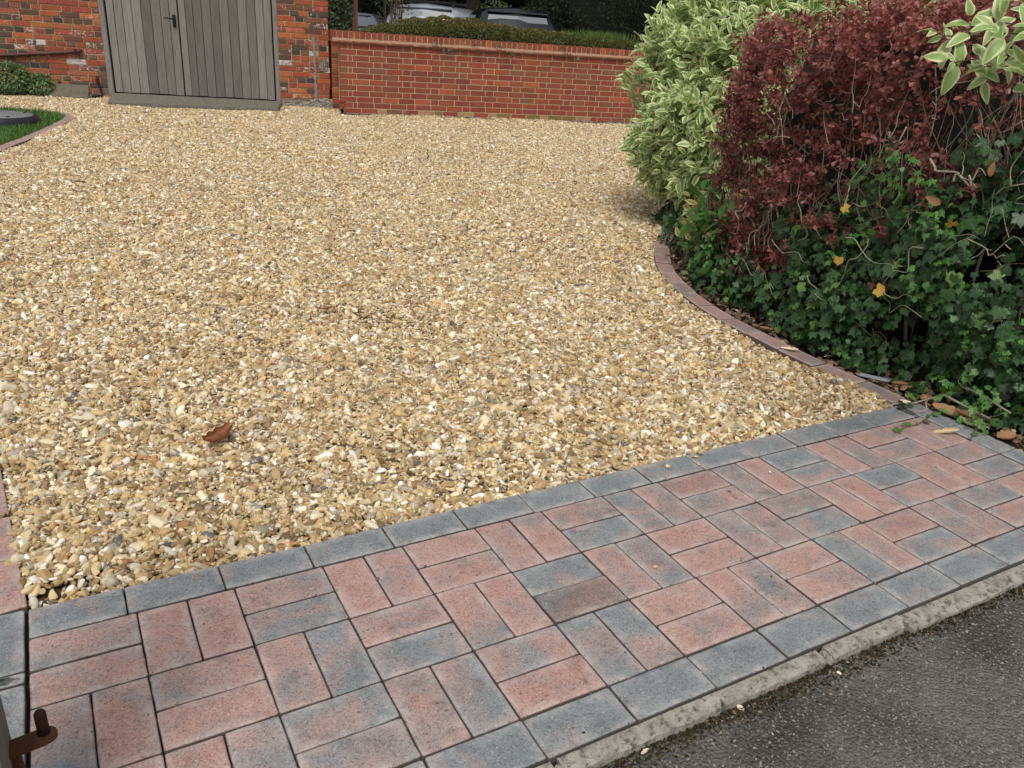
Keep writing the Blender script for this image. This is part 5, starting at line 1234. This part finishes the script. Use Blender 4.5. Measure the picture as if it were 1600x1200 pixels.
    obj('bumper', boxmesh('bp', (-hw * .86, hw * .86, -.06, .06, -.10, .10), .04, 2), mp if estate else plain('bumper_black', (.03, .03, .03), .6), root, (0, -.5 * L_, .42))
    obj('number_plate', boxmesh('np', (-.26, .26, -.006, .006, -.055, .055), .003), plain('yellow_plate', (.6, .45, .03), .5, var=.05), root, (0, -.5 * L_ - .065, .62))
    sp_ = obj('spoiler', boxmesh('sp', (-rt + .10, rt - .10, -.05, .09, -.014, .010), .008, 2), mp, root, (0, yr0 + .0, H_ - .062), (-.2, 0, 0))
    if rails:
        for sx in (-1, 1):
            bm = bmesh.new(); tube(bm, [(sx * (rt - .12), yr0 + .12, H_ - .02), (sx * (rt - .12), yr0 + .2, H_ + .045), (sx * (rt - .12), yr1 - .2, H_ + .045), (sx * (rt - .12), yr1 - .12, H_ - .02)], .016, 8); obj('roof_rail', bmm('rail', bm, True), MBK, root)
        for yy in (.35, 1.15): obj('cross_bar', boxmesh('cb', (-rt + .10, rt - .10, -.03, .03, -.012, .012), .006), MBK, root, (0, yr0 + yy, H_ + .066))
    else:
        bm = bmesh.new(); tube(bm, [(0, yr0 + .25, H_ - .01), (0, yr0 + .08, H_ + .10)], [.006, .002], 6); obj('aerial', bmm('aerial', bm), MBK, root)
    return root
def car_at(rear, yaw, L_): return (rear[0] + math.sin(yaw) * L_ * .46, rear[1] + math.cos(yaw) * L_ * .46)
y_ = R(20); p_ = car_at((7.42, 11.35), y_, 3.9); car('black_hatchback', 'glossy black hatchback parked behind the middle of the low wall', p_, y_, 3.9, 1.68, 1.475, (.012, .016, .018))
y_ = R(42); p_ = car_at((6.75, 14.1), y_, 4.5); car('silver_estate', 'silver estate car with dark roof rails behind the wall hedge', p_, y_, 4.5, 1.8, 1.47, (.36, .38, .42), rails=True, estate=True)
y_ = R(33); p_ = car_at((9.74, 26.9), y_, 4.0); car('silver_hatchback', 'small silver car with red tail light far back on the left', (*p_, -.06), y_, 4.0, 1.7, 1.34, (.40, .42, .46), beltk=.66, tl=.03)
y_ = R(205); p_ = (9.75, 20.96); car('dark_hatchback', 'dark car with white wing mirrors in deep shade left of the estate', (*p_, -.08), y_, 3.9, 1.7, 1.40, (.008, .009, .010), mirror_col=(.8, .8, .8))

# repeats of a kind carry one group phrase
GR = {'fallen_leaf': 'fallen leaves on the paving, gravel and soil', 'yellow_leaf': 'yellowed leaves caught in the ivy', 'brown_leaf': 'brown leaves caught in the ivy', 'stone_chip': 'tiny stone chips on the block paving',
      'loose_stone': 'stones strayed from the gravel', 'fallen_twig': 'dead twigs lying by the hedge foot', 'ivy_runner': 'ivy shoots creeping over the paving corner', 'ivy_sprig': 'ivy sprigs on the low wall coping',
      'potted_plant': 'green plants at the foot of the old wall', 'background_tree': 'dark trees beyond the parking', 'tall_tree': 'tall trees over the parking', 'laurel_bank': 'laurel banks behind the parking'}
for o in COL.objects:
    if o.parent is None:
        b = o.name.split('.')[0]
        if b in GR: o['group'] = GR[b]
        if o.get('category') == 'car': o['group'] = 'cars parked beyond the low wall'
